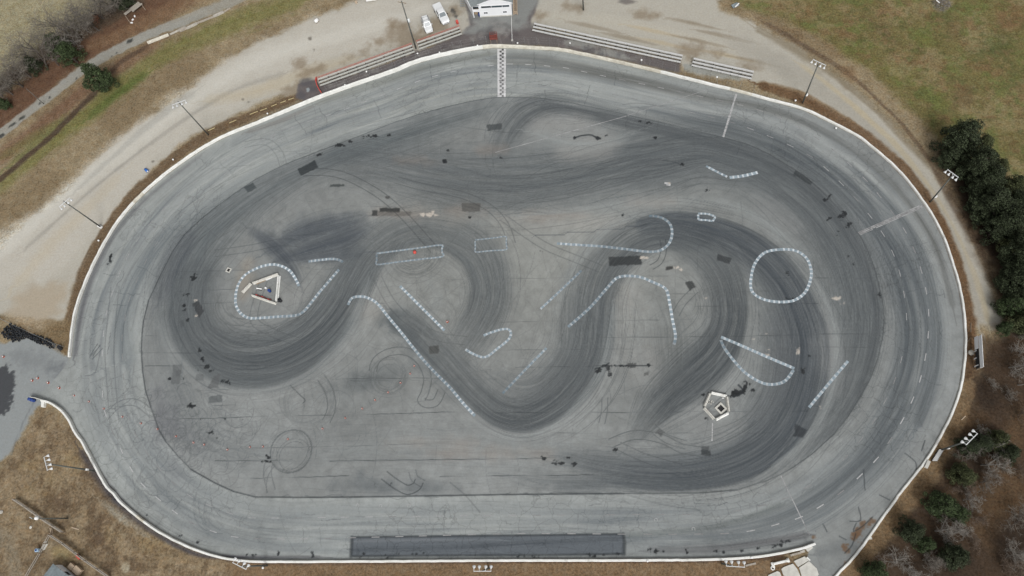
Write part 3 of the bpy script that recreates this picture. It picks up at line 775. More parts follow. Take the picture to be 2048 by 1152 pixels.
for pts, sd in (([(1290,425,10,.3),(1225,448,14,.6),(1180,490,16,.7),(1140,545,14,.6),(1115,610,12,.4)], 741),
                ([(735,560,10,.4),(715,620,14,.6),(690,670,12,.5),(650,720,12,.5),(600,762,10,.4),(520,782,8,.3),(440,776,8,.3)], 742),
                ([(960,850,8,.3),(1020,874,8,.5),(1090,862,8,.5),(1150,815,10,.5),(1195,755,12,.5),(1215,690,14,.5),(1225,620,16,.5)], 743),
                ([(1590,520,8,.3),(1640,580,12,.5),(1672,660,14,.6),(1672,740,14,.6),(1650,820,12,.6),(1610,880,10,.5),(1550,930,8,.4)], 744),
                ([(1040,430,30,.35),(1120,425,34,.4),(1200,415,30,.35),(1290,405,20,.3),(1380,402,16,.3),(1460,410,20,.35),(1540,450,24,.4),(1600,510,20,.3)], 745),
                ([(1080,270,24,.4),(1140,285,30,.5),(1210,285,24,.4),(1260,268,14,.3)], 746),
                ([(700,900,30,.25),(850,880,30,.3),(1000,890,26,.35),(1100,890,24,.3),(1180,870,20,.3)], 747),
                ([(420,760,20,.25),(380,740,18,.25),(340,700,18,.3),(320,650,16,.2)], 748),
                ([(860,560,30,.25),(880,600,30,.3),(860,640,24,.2)], 749),
                ([(1260,570,22,.35),(1265,640,26,.45),(1270,700,26,.4),(1290,760,20,.3)], 750)):
    ribbon(pts, (150,155,154), .92, 1.5, 70, .03, .1, 2.2, seed=sd, pale=.8, op=.8)
# single tyre marks
def circ(px, py, rp, turns=1.0, a0=0.0, wd=.13, al=.35, drift=0.0, el=1.0):
    c = G(px, py)
    r = rp * np.linalg.norm(G(px + 1, py) - c)
    a = np.linspace(a0, a0 + turns * 2 * np.pi, int(28 * turns) + 4)
    rr = r * (1 + drift * np.linspace(0, 1, len(a)))
    stroke(np.stack([c[0] + rr * np.cos(a), c[1] + el * rr * np.sin(a)], 1), wd, al)
r = np.random.default_rng(5)
for (px, py, r0, r1, nn, al) in [(830,503,18,58,34,.26),(872,640,26,44,14,.2),(617,800,34,52,20,.2),(777,752,22,40,14,.2),(583,904,34,41,6,.25),(900,620,30,70,14,.12),(1235,650,40,70,8,.09)]:
    for k in range(nn):
        circ(px + r.normal(0, 3), py + r.normal(0, 3), r.uniform(r0, r1), r.uniform(.2, 1.1), r.uniform(0, 6.3), .12, r.uniform(.4, 1) * al, r.normal(0, .12))
circ(582,902,40,2.2,0,.11,.36,.05); circ(588,912,27,1.4,1,.10,.32,.3); circ(578,900,38,1.2,2,.10,.3)
for k in range(240):                      # tangle of tight turns by the entrance
    px, py = r.normal(375, 62), r.normal(868, 44)
    circ(px, py, r.uniform(6, 26), r.uniform(.2, .7), r.uniform(0, 6.3), .11, r.uniform(.1, .3), r.normal(0, .4))
for k in range(26):
    circ(r.normal(330, 20), r.normal(960, 14), r.uniform(20, 50), r.uniform(.1, .4), r.uniform(2.5, 4.5), .11, r.uniform(.1, .25))
for k in range(16):
    circ(r.normal(460, 20), r.normal(1000, 10), r.uniform(30, 70), r.uniform(.08, .2), r.uniform(2.8, 4), .11, r.uniform(.1, .25))
for k in range(70):
    circ(r.uniform(420, 700), r.uniform(760, 900), r.uniform(14, 50), r.uniform(.1, .5), r.uniform(0, 6.3), .11, r.uniform(.06, .18))
for k in range(120):
    circ(r.uniform(560, 1000), r.uniform(400, 760), r.uniform(30, 120), r.uniform(.08, .3), r.uniform(0, 6.3), .11, r.uniform(.05, .17))
for k in range(60):
    circ(r.uniform(1250, 1500), r.uniform(520, 860), r.uniform(40, 120), r.uniform(.06, .25), r.uniform(0, 6.3), .11, r.uniform(.05, .15))
for k in range(420):                      # scratches crossing every which way
    circ(r.uniform(330, 1720), r.uniform(250, 960), r.uniform(30, 260), r.uniform(.02, .12), r.uniform(0, 6.3), .09, r.uniform(.06, .22))
for pts, al, pr in [
    ([(607,352),(648,351),(687,359),(732,381),(770,407),(805,440),(840,479),(862,505)], .5, 1.6),
    ([(790,366),(850,382),(920,396),(972,420),(1002,452),(1016,490)], .4, 1.5),
    ([(1000,440),(1045,472),(1090,500),(1150,525),(1200,545)], .35, 1.5),
    ([(753,743),(759,724),(782,711),(812,711),(835,728),(847,755),(843,781),(835,801),(847,814),(866,815),(880,806),(890,785)], .42, 1.4),
    ([(748,560),(775,610),(815,650),(870,680),(930,690)], .32, 1.6),
    ([(763,958),(790,978),(815,989),(838,980),(846,966)], .6, 1.5),
    ([(818,945),(824,962),(842,974)], .35, 1.2),
    ([(1225,895),(1270,879),(1320,886),(1360,905),(1400,912)], .4, 1.5),
    ([(1300,862),(1330,885),(1370,898)], .35, 1.4),
    ([(1235,900),(1290,925),(1360,945)], .35, 1.4),
    ([(1320,480),(1322,500),(1315,520),(1300,530)], .5, 1.0),
    ([(1385,575),(1360,600),(1345,625)], .35, 1.3),
    ([(1204,795),(1203,820),(1198,845)], .35, 1.0),
    ([(520,560),(500,640),(540,672),(590,690)], .3, 1.5),
    ([(600,480),(560,478),(500,490),(430,500)], .3, 1.5),
    ([(580,770),(600,790),(610,800),(606,806)], .55, 0),
    ([(635,760),(650,785),(655,815),(645,840)], .4, 1.5),
    ([(425,660),(410,620),(405,590)], .3, 1.4),
    ([(170,752),(190,745),(200,705)], .3, 0), ([(186,712),(200,690)], .5, .6), ([(185,718),(205,697)], .4, .8),
    ([(215,840),(240,815),(270,812),(300,835)], .35, 1.2),
    ([(222,575),(215,640),(210,700),(213,760),(220,850)], .3, 1.7),
    ([(245,600),(232,650),(228,720)], .28, 1.6),
    ([(490,295),(530,290),(552,310),(560,335)], .25, 1.5),
    ([(530,925),(527,950),(535,985)], .3, 1.4), ([(550,930),(535,955),(533,985)], .3, 0),
    ([(900,965),(930,990),(960,1025)], .3, 0), ([(1255,990),(1330,1010),(1400,1020)], .25, 0)]:
    px_stroke(pts, .15, al, None, 8, pr)
# paving joints and the tar poured over them
for i, (y0, y1, xa, xb, al) in enumerate([(545,537,300,560,.3),(562,552,760,1340,.25),(556,556,1400,1760,.35),(586,578,300,480,.3),(590,582,1280,1540,.3),(612,604,290,480,.3),(613,607,1390,1640,.45),(638,632,290,420,.35),(644,640,1000,1320,.3),(672,664,290,520,.35),(676,668,1180,1720,.4),(700,694,1000,1740,.3),(706,706,285,450,.4),(732,730,290,540,.5),(735,731,1030,1310,.45),(760,756,560,900,.35),(762,758,700,1000,.25),(784,778,320,480,.3),(812,810,360,480,.35),(839,823,320,960,.5),(826,822,950,1620,.5),(820,812,1440,1640,.35),(868,862,330,480,.4),(866,866,1100,1560,.3),(898,886,440,900,.3),(921,921,430,560,.45),(922,918,660,1000,.6),(918,914,1010,1160,.5),(957,951,500,700,.5),(953,949,880,1240,.6),(338,318,430,600,.2),(322,316,840,1010,.4),(412,416,700,830,.25),(410,428,1180,1420,.2),(440,440,1100,1300,.25),(473,468,540,660,.35),(441,441,950,1010,.35),(640,640,1660,1740,.3),(668,668,1640,1740,.35)]):
    xx = np.arange(xa, xb, 6.0)
    yy = y0 + (y1 - y0) * (xx - xa) / (xb - xa) + .5 * np.cumsum(r.normal(0, .25, len(xx)))
    yy = yy - np.linspace(0, yy[-1] - y1, len(xx))
    W = to_world(np.stack([xx, yy], 1))[:, :2]
    v = vnoise(xx / 40.0, xx * 0 + i, 77) * 1.5 - .2
    stroke(W, .12, np.clip(v, 0.1, 1) * al * 1.1)
for k in range(26):                       # faint upright joints
    x = 330 + k * 54 + r.normal(0, 8)
    y = r.uniform(400, 900)
    l = r.uniform(20, 90)
    px_stroke([(x, y), (x + r.normal(0, 2), y + l)], .1, r.uniform(.06, .16), None, 4)

def tar(px, py, rx, ry, rot=0, op=.86, seed=0, rgb=(32,34,36), amp=.6, nsc=.5):
    blob(px, py, rx, ry, rot, rgb, op, .25, amp, nsc, seed=seed + int(px * 7 + py))
for q in [(388,555,6,4),(373,590,4,3),(369,612,5,4),(368,620,4,2),(372,589,7,2),(400,702,4,4),(406,718,2,4),(396,740,2,3),(413,733,5,3),(424,740,6,3),(433,766,3,3),(455,766,5,4),(445,764,4,2),(340,758,3,2),(367,758,3,2),(383,812,7,2),(381,810,3,3),(406,838,3,2.5),(449,838,4,2.5),(483,839,5,2.5),(420,865,6,1.5),(424,862,2,3),(434,876,2,2),(222,518,3,9),(217,526,4,3),(223,512,2,5),(375,641,3,3),(535,915,4,4),(528,923,6,2),(538,924,3,2),(755,973,3,2.5),(782,970,2.5,3),(1148,276,2.5,2.5),(1196,277,6,2.5),(1190,272,4,2),(1214,271,3,1.5),(1303,247,4,1.5),(1311,275,5,1.2),(1197,741,6,4),(1217,735,2.5,8),(1219,748,3,6),(1212,732,10,1.5),(1240,731,12,2.5),(1264,731,10,5),(1295,731,6,1.5),(1478,785,13,6),(1490,774,4,10),(1496,764,3,6),(1505,781,4,5),(1470,790,12,3),(1462,784,5,2),(1448,786,3,2),(1608,742,3,6),(1605,736,4,3),(1616,717,1.5,6),(1612,768,1.5,3),(1576,546,4,3),(1583,598,14,2.5),(1760,590,2.5,9),(1735,510,3,2),(1408,789,3,2),(1412,836,3,2),(1128,867,2,1.5),(1088,915,5,4),(1133,917,6,2.5),(1115,926,14,3),(1055,920,6,2),(1150,929,4,1.2),(1232,900,4,1.2),(1362,330,6,2),(1248,432,3,2),(1415,379,2.5,2),(1300,1102,2,5),(1325,1101,2,3),(1373,1101,2.5,6),(1313,1102,6,1.5),(1430,1103,3,2),(1448,1105,2,3),(1485,1099,6,1.8),(1515,1097,5,1.5),(1555,1091,14,2),(1573,1084,10,2),(500,1110,12,1.6),(555,1108,1.6,4),(625,1110,1.8,5),(395,1084,3,2.5),(358,1072,6,1.5),(293,1032,2,1.5),(935,1105,4,2),(950,1106,2,3),(895,302,3,2),(888,323,4,3),(1000,315,2.5,1.8),(940,435,5,2),(1130,498,2,1.2),(1080,503,2,1.2),(640,309,6,2),(680,290,10,2.5),(745,272,12,3),(727,274,5,3),(778,270,4,1.5),(700,283,5,2),(1296,246,5,1.5),(1278,243,3,1.2),(390,548,2,4),(1655,395,3,9),(1685,430,5,10),(1698,450,3,8),(1672,468,1.5,7),(1657,437,1.5,6),(1694,515,1.5,6),(1704,530,1.5,6)]:
    tar(*q, rot=(50 if 1650 < q[0] < 1710 else 0))
px_stroke([(1150,275),(1165,271),(1182,270),(1192,275),(1198,277)], .3, .85)
px_stroke([(1477,770),(1485,780),(1478,790),(1466,792)], .28, .85)
px_stroke([(1365,330),(1340,322),(1325,321)], .16, .5)
px_stroke([(1190,738),(1208,732),(1218,726)], .22, .9); px_stroke([(1230,732),(1300,731)], .18, .85)
# joint of old and new tarmac
for k in range(len(SEAM)):
    a, b = SEAM[k], SEAM[(k + 1) % len(SEAM)]
    W = to_world(smooth_px([a, b], 8))[:, :2]
    x = (a[0] + b[0]) / 2
    d = .72 if x < 420 or (a[1] > 970) else .55
    stroke(W, .2 if a[1] > 960 or x < 330 else .15, d * r.uniform(.8, 1.1))
    W2 = W + r.normal(0, .25, W.shape)
    stroke(W2, .14, r.uniform(.1, .35))
# cut-out repairs
PATCH = [([(596,338),(629,321),(637,335),(602,352)],(52,57,59),.95),([(487,374),(505,366),(513,376),(496,385)],(66,72,74),.85),([(660,369),(689,368),(689,372.5),(660,373.5)],(66,70,70),.9),([(759,416),(800,416),(799,425),(759,424)],(56,57,56),.95),([(744,421),(755,420),(755,432),(744,431)],(60,61,60),.9),([(755,423),(822,423),(822,432),(755,432)],(98,94,90),.55),([(771,393),(779,393),(778,398),(771,398)],(72,72,70),.85),([(924,406),(961,406),(961,423),(924,423)],(88,87,84),.85),([(974,250),(1003,246),(1004,258),(975,262)],(72,76,77),.9),([(1217,514),(1282,511),(1283,529),(1218,532)],(54,57,58),.95),([(1436,508),(1463,517),(1459,528),(1434,520)],(58,61,63),.92),([(1331,534),(1346,532),(1346,538),(1332,540)],(58,58,57),.9),([(1371,565),(1384,561),(1392,574),(1379,582)],(62,64,64),.9),([(1591,339),(1626,364),(1622,371),(1585,349)],(56,60,62),.85),([(384,607),(397,601),(409,623),(398,634)],(62,64,66),.95),([(358,643),(367,641),(370,652),(362,656)],(82,86,88),.8),([(346,730),(365,728),(359,769),(342,767)],(98,101,102),.8),([(352,741),(363,740),(361,753),(351,753)],(88,91,92),.6),([(393,749),(407,747),(407,761),(392,761)],(98,101,102),.75),([(428,751),(439,748),(438,776),(415,777)],(92,94,95),.8),([(417,793),(445,790),(444,805),(417,806)],(94,98,99),.85),([(858,692),(877,691),(878,706),(858,708)],(76,77,75),.9),([(1254,726),(1272,726),(1272,736),(1254,735)],(84,85,84),.9),([(1287,745),(1297,744),(1297,751),(1288,752)],(90,91,90),.85),([(1319,857),(1329,865),(1321,873),(1311,864)],(86,88,88),.85),([(1403,893),(1418,892.5),(1417,902),(1403,902)],(76,79,80),.85),([(1402,901),(1421,900),(1422,911),(1402,911)],(58,62,64),.95),([(1591,849),(1616,860),(1606,876),(1587,872)],(52,56,60),.92),([(1464,772),(1476,768),(1480,780),(1466,784)],(70,72,73),.0)]
for pts, rgb, op in PATCH:
    region(pts, tuple(min(255, v + 5) for v in rgb), .26, .22, .55, op, stride=1, mottle=.08)
region([(704,1074.5),(1246,1068),(1248,1108),(702,1112.5)], (96,102,108), .3, .15, 1, .92, stride=2)
bigp = [(704,1074.5),(900,1072),(1100,1070),(1246,1068),(1249,1085),(1248,1108),(1100,1110),(900,1111),(702,1112.5),(703,1092)]
for k in range(len(bigp)):
    px_stroke([bigp[k], bigp[(k + 1) % len(bigp)]], .5 if k in (3,4,9,8) else .3, .6, None, 24)
ribbon([(710,1100,8,.5),(900,1095,8,.3),(1060,1085,8,.5),(1240,1078,6,.3)], (70,76,82), .9, .8, 20, .1, .25, seed=620)
ribbon([(710,1082,5,.4),(850,1080,5,.5),(1000,1080,4,.3)], (128,132,136), .9, .8, 0, seed=621)
for k in range(24): tar(r.uniform(705, 1245), r.choice([1111.5, 1108]) + r.normal(0, .7), r.uniform(1, 4), 1.2, 0, .8, seed=k)
# bare spots and spilled lime
for k, q in enumerate([(846,429,6,5),(858,430,6,3),(866,425,2,4),(872,430,6,1.2),(1288,516,8,3),(1351,535,8,2),(1362,540,3,2),(1322,558,12,1.2),(1508,679,3,2),(1518,669,6,1),(1532,669,3,1),(1534,709,6,2.5),(1538,701,3,1),(1596,704,3.5,6),(1596,697,7,1.5),(1674,596,8,4),(1684,606,6,1),(1665,595,5,1.4),(1412,595,2,2),(1474,598,1.6,4),(1336,368,4,2.5),(390,600,4,3),(392,632,4,3),(1012,436,2,1),(1640,815,3,2)]):
    blob(*q, 0, (206,196,184), .9, .3, .4, .5, seed=630 + k)
for k, q in enumerate([(1720,1060,22,4,-55),(1712,1078,8,10,20),(1693,1100,4,8,10),(1745,1046,8,3,-20),(1690,1128,5,6,0),(1623,1073,3,4,0)]):
    blob(*q, (112,88,68), .85, .5, 1.0, .8, seed=660 + k)
for pts in [[(1744,1033),(1725,1052),(1706,1063),(1712,1046)],[(1712,1065),(1705,1090),(1690,1105)],[(1730,980),(1728,940),(1815,905)][:2],[(1812,905),(1830,925),(1832,940)],[(1850,880),(1842,900)],[(1716,1015),(1722,1040),(1700,1042)],[(1648,1050),(1655,1062)],[(1680,1072),(1690,1080)],[(1760,990),(1778,1000)]]:
    px_stroke([(p[0] + r.normal(0, 1), p[1] + r.normal(0, 1)) for p in pts], .16, .6, None, 3)
# cracks running across the old tarmac
for k in range(150):
    i = r.integers(0, len(RING) - 1)
    u = r.random()
    a = np.array(RING[i]) * (1 - u) + np.array(RING[i + 1]) * u
    T = np.array(RING[i + 1]) - np.array(RING[i])
    T = T / np.linalg.norm(T)
    N = np.array([-T[1], T[0]])
    d = N if r.random() < .6 else T
    p0 = a + N * r.uniform(-50, 50)
    pts = [p0]
    for q in range(r.integers(4, 9)):
        pts.append(pts[-1] + d * r.uniform(3, 7) + r.normal(0, 1.6, 2))
    px_stroke(pts, .1, r.uniform(.15, .4), None, 2)

SK[:] *= sstep(-.1, .1, SDP)
LS[:] *= sstep(-.1, .1, SDP)
C[:] = C * (1 - SK[..., None]) + np.array([44, 48, 51], np.float32) / 255 * SK[..., None]
C[:] = C * (1 - LS[..., None]) + np.array([178, 180, 178], np.float32) / 255 * LS[..., None]
del SK, LS

# ---- meshes of the ground
def lin32(a):
    return np.where(a <= .04045, a / 12.92, ((np.maximum(a, 0) + .055) / 1.055) ** 2.4)
CL = (lin32(C) / K).astype(np.float32)
X, Y = np.meshgrid(XS, YS)
H = (.10 * (fbm(X / 2.5, Y / 2.5, 900, 4) - .45) * np.clip(RO, 0, 1) * sstep(.2, 2.5, -SDP)).astype(np.float32)
H = np.where((np.abs(X - 0) > 300) | (np.abs(Y) > 300), 0, H)
V = np.stack([X, Y, H], -1).reshape(-1, 3).astype(np.float32)
ii, jj = np.meshgrid(np.arange(NX - 1), np.arange(NY - 1))
base = (jj * NX + ii).astype(np.int64)
QUAD = np.stack([base, base + 1, base + NX + 1, base + NX], -1)
cx, cy = (XS[:-1] + XS[1:]) / 2, (YS[:-1] + YS[1:]) / 2
def cmask(m): return (m[:-1, :-1] + m[1:, 1:]) / 2 > 0
mp, mi = cmask(SDP), cmask(SDI)
mg, me_, ma, ml = cmask(full_mask(GRAVEL)), cmask(full_mask(ENTR)), cmask(full_mask(APRON)), cmask(full_mask(PATHLANE))
del X, Y

def surf_material(name, paved):
    m = bpy.data.materials.new(name)
    m.use_nodes = True
    n = m.node_tree
    p = n.nodes['Principled BSDF']
    p.inputs['Roughness'].default_value = .9 if not paved else .82
    p.inputs['Specular IOR Level'].default_value = .12 if not paved else .2
    a = n.nodes.new('ShaderNodeAttribute'); a.attribute_name = 'tint'
    b = n.nodes.new('ShaderNodeAttribute'); b.attribute_name = 'speckle'
    g = n.nodes.new('ShaderNodeNewGeometry')
    def noise(sc, det, ro=.7):
        q = n.nodes.new('ShaderNodeTexNoise')
        q.inputs['Scale'].default_value = sc
        q.inputs['Detail'].default_value = det
        q.inputs['Roughness'].default_value = ro
        n.links.new(g.outputs['Position'], q.inputs['Vector'])
        return q.outputs[0]
    def rng_(v, a0, a1, b0, b1):
        q = n.nodes.new('ShaderNodeMapRange')
        for i_, x_ in enumerate((a0, a1, b0, b1)): q.inputs[i_ + 1].default_value = x_
        n.links.new(v, q.inputs[0])
        return q.outputs[0]
    def mth(op, x, y):
        q = n.nodes.new('ShaderNodeMath'); q.operation = op
        for i_, v in enumerate((x, y)):
            if isinstance(v, (int, float)): q.inputs[i_].default_value = v
            else: n.links.new(v, q.inputs[i_])
        return q.outputs[0]
    f1 = rng_(noise(2.6, 5), .3, .7, -1, 1)
    f2 = rng_(noise(.55, 4), .3, .7, -1, 1)
    amp = mth('MULTIPLY', b.outputs['Fac'], .42)
    s1 = mth('MULTIPLY', f1, mth('ADD', amp, .05))
    s2 = mth('MULTIPLY', f2, mth('MULTIPLY', b.outputs['Fac'], .24))
    f3 = rng_(noise(8.5, 3), .32, .68, -1, 1)
    s3 = mth('MULTIPLY', f3, mth('ADD', mth('MULTIPLY', b.outputs['Fac'], .22), .05))
    fac = mth('ADD', mth('ADD', mth('ADD', s1, s2), s3), 1.0)
    if paved:
        c = n.nodes.new('ShaderNodeAttribute'); c.attribute_name = 'crack'
        wob = n.nodes.new('ShaderNodeTexNoise'); wob.inputs['Scale'].default_value = .7; wob.inputs['Detail'].default_value = 3
        n.links.new(g.outputs['Position'], wob.inputs['Vector'])
        sc = n.nodes.new('ShaderNodeVectorMath'); sc.operation = 'SCALE'; sc.inputs['Scale'].default_value = 1.6
        n.links.new(wob.outputs['Color'], sc.inputs[0])
        ad = n.nodes.new('ShaderNodeVectorMath'); ad.operation = 'ADD'
        n.links.new(g.outputs['Position'], ad.inputs[0]); n.links.new(sc.outputs[0], ad.inputs[1])
        vo = n.nodes.new('ShaderNodeTexVoronoi'); vo.feature = 'DISTANCE_TO_EDGE'; vo.inputs['Scale'].default_value = .42
        n.links.new(ad.outputs[0], vo.inputs['Vector'])
        e = rng_(vo.outputs['Distance'], .0, .035, 1, 0)
        e = mth('MULTIPLY', mth('MULTIPLY', e, c.outputs['Fac']), .27)
        fac = mth('MULTIPLY', fac, mth('SUBTRACT', 1.0, e))
    vm = n.nodes.new('ShaderNodeVectorMath'); vm.operation = 'SCALE'
    n.links.new(a.outputs['Color'], vm.inputs[0]); n.links.new(fac, vm.inputs['Scale'])
    hue = rng_(noise(1.1, 6), .3, .7, 0, 1)
    mxh = n.nodes.new('ShaderNodeMix'); mxh.data_type = 'RGBA'; mxh.blend_type = 'MULTIPLY'
    cmx = n.nodes.new('ShaderNodeMix'); cmx.data_type = 'RGBA'
    cmx.inputs['A'].default_value = (1.10, 1.0, .86, 1); cmx.inputs['B'].default_value = (.90, .99, 1.06, 1)
    n.links.new(hue, cmx.inputs['Factor'])
    n.links.new(mth('MULTIPLY', b.outputs['Fac'], 1.0), mxh.inputs['Factor'])
    n.links.new(vm.outputs[0], mxh.inputs['A']); n.links.new(cmx.outputs['Result'], mxh.inputs['B'])
    n.links.new(mxh.outputs['Result'], p.inputs['Base Color'])
    return m
M_PAVE, M_LAND = surf_material('tarmac', True), surf_material('soil_and_grass', False)

def ground_part(name, mask, material):
    q = QUAD[mask]
    u, inv = np.unique(q.reshape(-1), return_inverse=True)
    me = bpy.data.meshes.new(name)
    me.vertices.add(len(u))
    me.vertices.foreach_set('co', V[u].reshape(-1))
    me.loops.add(len(inv))
    me.loops.foreach_set('vertex_index', inv.reshape(-1).astype(np.int32))
    me.polygons.add(len(q))
    me.polygons.foreach_set('loop_start', np.arange(0, len(inv), 4, dtype=np.int32))
    me.polygons.foreach_set('loop_total', np.full(len(q), 4, np.int32))
    me.update(calc_edges=True)
    ca = me.attributes.new('tint', 'FLOAT_COLOR', 'POINT')
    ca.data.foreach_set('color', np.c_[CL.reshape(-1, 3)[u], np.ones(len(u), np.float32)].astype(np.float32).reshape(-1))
    for nm, arr in (('speckle', RO), ('crack', CR)):
        fa = me.attributes.new(nm, 'FLOAT', 'POINT')
        fa.data.foreach_set('value', arr.reshape(-1)[u].astype(np.float32))
    me.materials.append(material)
    o = bpy.data.objects.new(name, me)
    COL.objects.link(o)
    o['kind'] = 'structure'
    return o
ground_part('infield_pavement', mp & mi, M_PAVE)
ground_part('race_track', mp & ~mi, M_PAVE)
rest = ~mp
ground_part('entrance_road', rest & me_, M_PAVE)
ground_part('grandstand_pavement', rest & ~me_ & ma, M_PAVE)
ground_part('gravel_road', rest & ~me_ & ~ma & mg, M_LAND)
ground_part('asphalt_path', rest & ~me_ & ~ma & ~mg & ml, M_LAND)
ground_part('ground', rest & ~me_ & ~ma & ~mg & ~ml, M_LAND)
del C, CL, V, QUAD, RO, CR, SDP, SDI, H

# ------------------------------------------------------------------ paint on the tarmac (sheets 5 mm up)
M_PAINT = mat('worn_paint', (.6, .6, .6), .7, var=.28, scale=2.2, attr='tint', spec=.2)
class Sheet:
    def __init__(self): self.v, self.f, self.c = [], [], []
    def quad(self, P, c):
        b = len(self.v)
        self.v += [(p[0], p[1], 0) for p in P]
        self.f.append((b, b + 1, b + 2, b + 3))
        self.c += [(*c, 1)] * 4
    def bar(self, a, b, wd, c):
        a, b = np.array(a[:2]), np.array(b[:2])
        d = (b - a) / (np.linalg.norm(b - a) + 1e-9)
        n = np.array([-d[1], d[0]]) * wd / 2
        self.quad([a - n, b - n, b + n, a + n], c)
    def build(self, name, z=.005):
        me = bpy.data.meshes.new(name)
        me.from_pydata([(x, y, z) for x, y, _ in self.v], [], self.f)
        ca = me.attributes.new('tint', 'FLOAT_COLOR', 'POINT')
        ca.data.foreach_set('color', np.array(self.c, np.float32).reshape(-1))
        me.materials.append(M_PAINT)
        o = bpy.data.objects.new(name, me)
        COL.objects.link(o)
        o['kind'] = 'structure'
        return o

rp = random.Random(3)
def grey(v, cool=0.0):
    return tuple(float(x) for x in lin(np.array([v - cool, v, v + cool * .6]) / 255) / K)

def course(pts, wd=.5, block=.62, closed=False, bright=200, fade=None, z=.005):
    W = to_world(smooth_px(pts, 8, closed))
    if closed: W = np.vstack([W, W[:1]])
    W, s = resample(W, block * .5)
    keep = [i for i in range(len(W)) if i % 3 != 1]
    W = W[keep]
    sh = Sheet()
    for i in range(len(W) - 1):
        u = i / max(1, len(W) - 2)
        f = 1.0 if fade is None else float(np.interp(u, [p[0] for p in fade], [p[1] for p in fade]))
        f *= rp.uniform(.82, 1.06)
        a, b = W[i], W[i + 1]
        under = 118
        if i % 2 == 1: c = grey(under + (bright * 1.02 - under) * min(1, f * 1.1), 7)
        else: c = grey(under + (174 - under) * f * rp.uniform(.75, 1.05), 14)
        k = .08
        sh.bar(a + (b - a) * (-k if i % 2 else .02), a + (b - a) * (1 + k * .5 if i % 2 else .98), wd * 1.02 * rp.uniform(.94, 1.04), c)
    # keep neighbouring blocks from lying in one plane
    for q in range(len(sh.f)):
        for w_ in range(4):
            v = sh.v[q * 4 + w_]
            sh.v[q * 4 + w_] = (v[0], v[1], 0)
    me_pts = sh
    o = me_pts.build('painted_course_line', z)
    zz = [z + (.002 if (q % 2 == 1) else 0) for q in range(len(sh.f)) for _ in range(4)]
    for v, h in zip(o.data.vertices, zz): v.co.z = h
    return o
def seg(pts): return [tuple(np.array(pts[i]) * (1 - t) + np.array(pts[i + 1]) * t) for i in range(len(pts) - 1) for t in (0, .33, .67)] + [pts[-1]]
course([(598,572),(590,556),(580,542),(565,533),(548,529),(530,531),(510,538),(490,550),(478,566),(472,585),(471,605),(475,618),(484,629),(498,636),(520,636),(560,633),(590,631),(606,624),(621,607),(640,583),(660,560),(678,539)], .52, .58, bright=228, fade=[(0,1),(.25,.9),(.6,.85),(.75,.5),(.88,.8),(1,.7)])
course([(617,523),(640,520),(660,518),(675,519),(686,524)], .5, .5, bright=205, fade=[(0,.9),(.6,.8),(1,.4)])
course(seg([(753,507),(883,490),(885,513),(754,529),(753,507)]), .34, .55, bright=190, fade=[(0,.8),(.4,.75),(.6,.8),(.9,.6),(1,.25)])
course(seg([(950,480),(1012,473),(1013,499),(951,504),(950,480)]), .28, .5, bright=190, fade=[(0,.6),(1,.8)])
course([(1114,487),(1160,490),(1200,492.5),(1250,498),(1290,503),(1312,503),(1326,498),(1338,487),(1344,470),(1342,452),(1332,440),(1315,433),(1298,432)], .5, .64, bright=212, fade=[(0,1),(.2,.8),(.3,.45),(.5,.6),(.75,.75),(.9,.5),(1,.12)])
course(seg([(1396,427),(1415,427.5),(1431,433),(1426,442),(1411,440),(1397,439.5),(1396,427)]), .4, .5, bright=205)
course([(1412,332),(1435,344),(1457,355)], .45, .6, bright=208)
course([(1459,355),(1485,352),(1515,345)], .62, .6, bright=215)
course([(800,572),(845,617),(889,661)], .48, .58, bright=215)
course([(696,610),(703,597),(715,593),(730,594),(748,602),(762,615),(775,632),(800,662),(840,712),(870,745),(900,775),(925,805),(950,832)], .5, .56, bright=218, fade=[(0,.8),(.2,.95),(.45,.9),(.6,.6),(.75,.5),(1,1)])
course([(967,671),(985,664),(1005,658.5),(1018,659),(1022,669),(1014,682),(995,697),(976,712),(963,714),(945,707),(931,699)], .44, .52, bright=200)
course([(1093,696),(1050,740),(1005,787)], .42, .6, bright=190, fade=[(0,.85),(.7,.6),(1,.25)])
course([(1163,541),(1122,580),(1081,618)], .42, .55, bright=192, fade=[(0,.45),(.5,.8),(1,.9)])
course([(1136,654),(1180,615),(1215,575),(1232,557),(1250,552),(1280,554),(1305,564),(1325,573),(1334,582),(1340,610),(1345,640),(1351,672),(1348,689)], .52, .62, bright=222, fade=[(0,.55),(.25,.45),(.38,.8),(.55,.7),(.7,.9),(.85,1),(.95,.8),(1,.4)])
course([(1560,499),(1590,501),(1612,515),(1622,538),(1621,560),(1610,585),(1590,600),(1565,604),(1535,601),(1512,591),(1502,577),(1503,550),(1511,525),(1530,505)], .5, .56, True, 212)
course([(1442,674),(1480,690),(1530,712),(1589,737)], .5, .56, bright=205)
course([(1587,740),(1570,762),(1545,769),(1520,764),(1490,745),(1465,718),(1447,693),(1441,677)], .5, .56, bright=205, fade=[(0,.7),(.5,.9),(.85,.7),(1,.3)])
course([(1696,722),(1657,768),(1618,815)], .46, .62, bright=198)

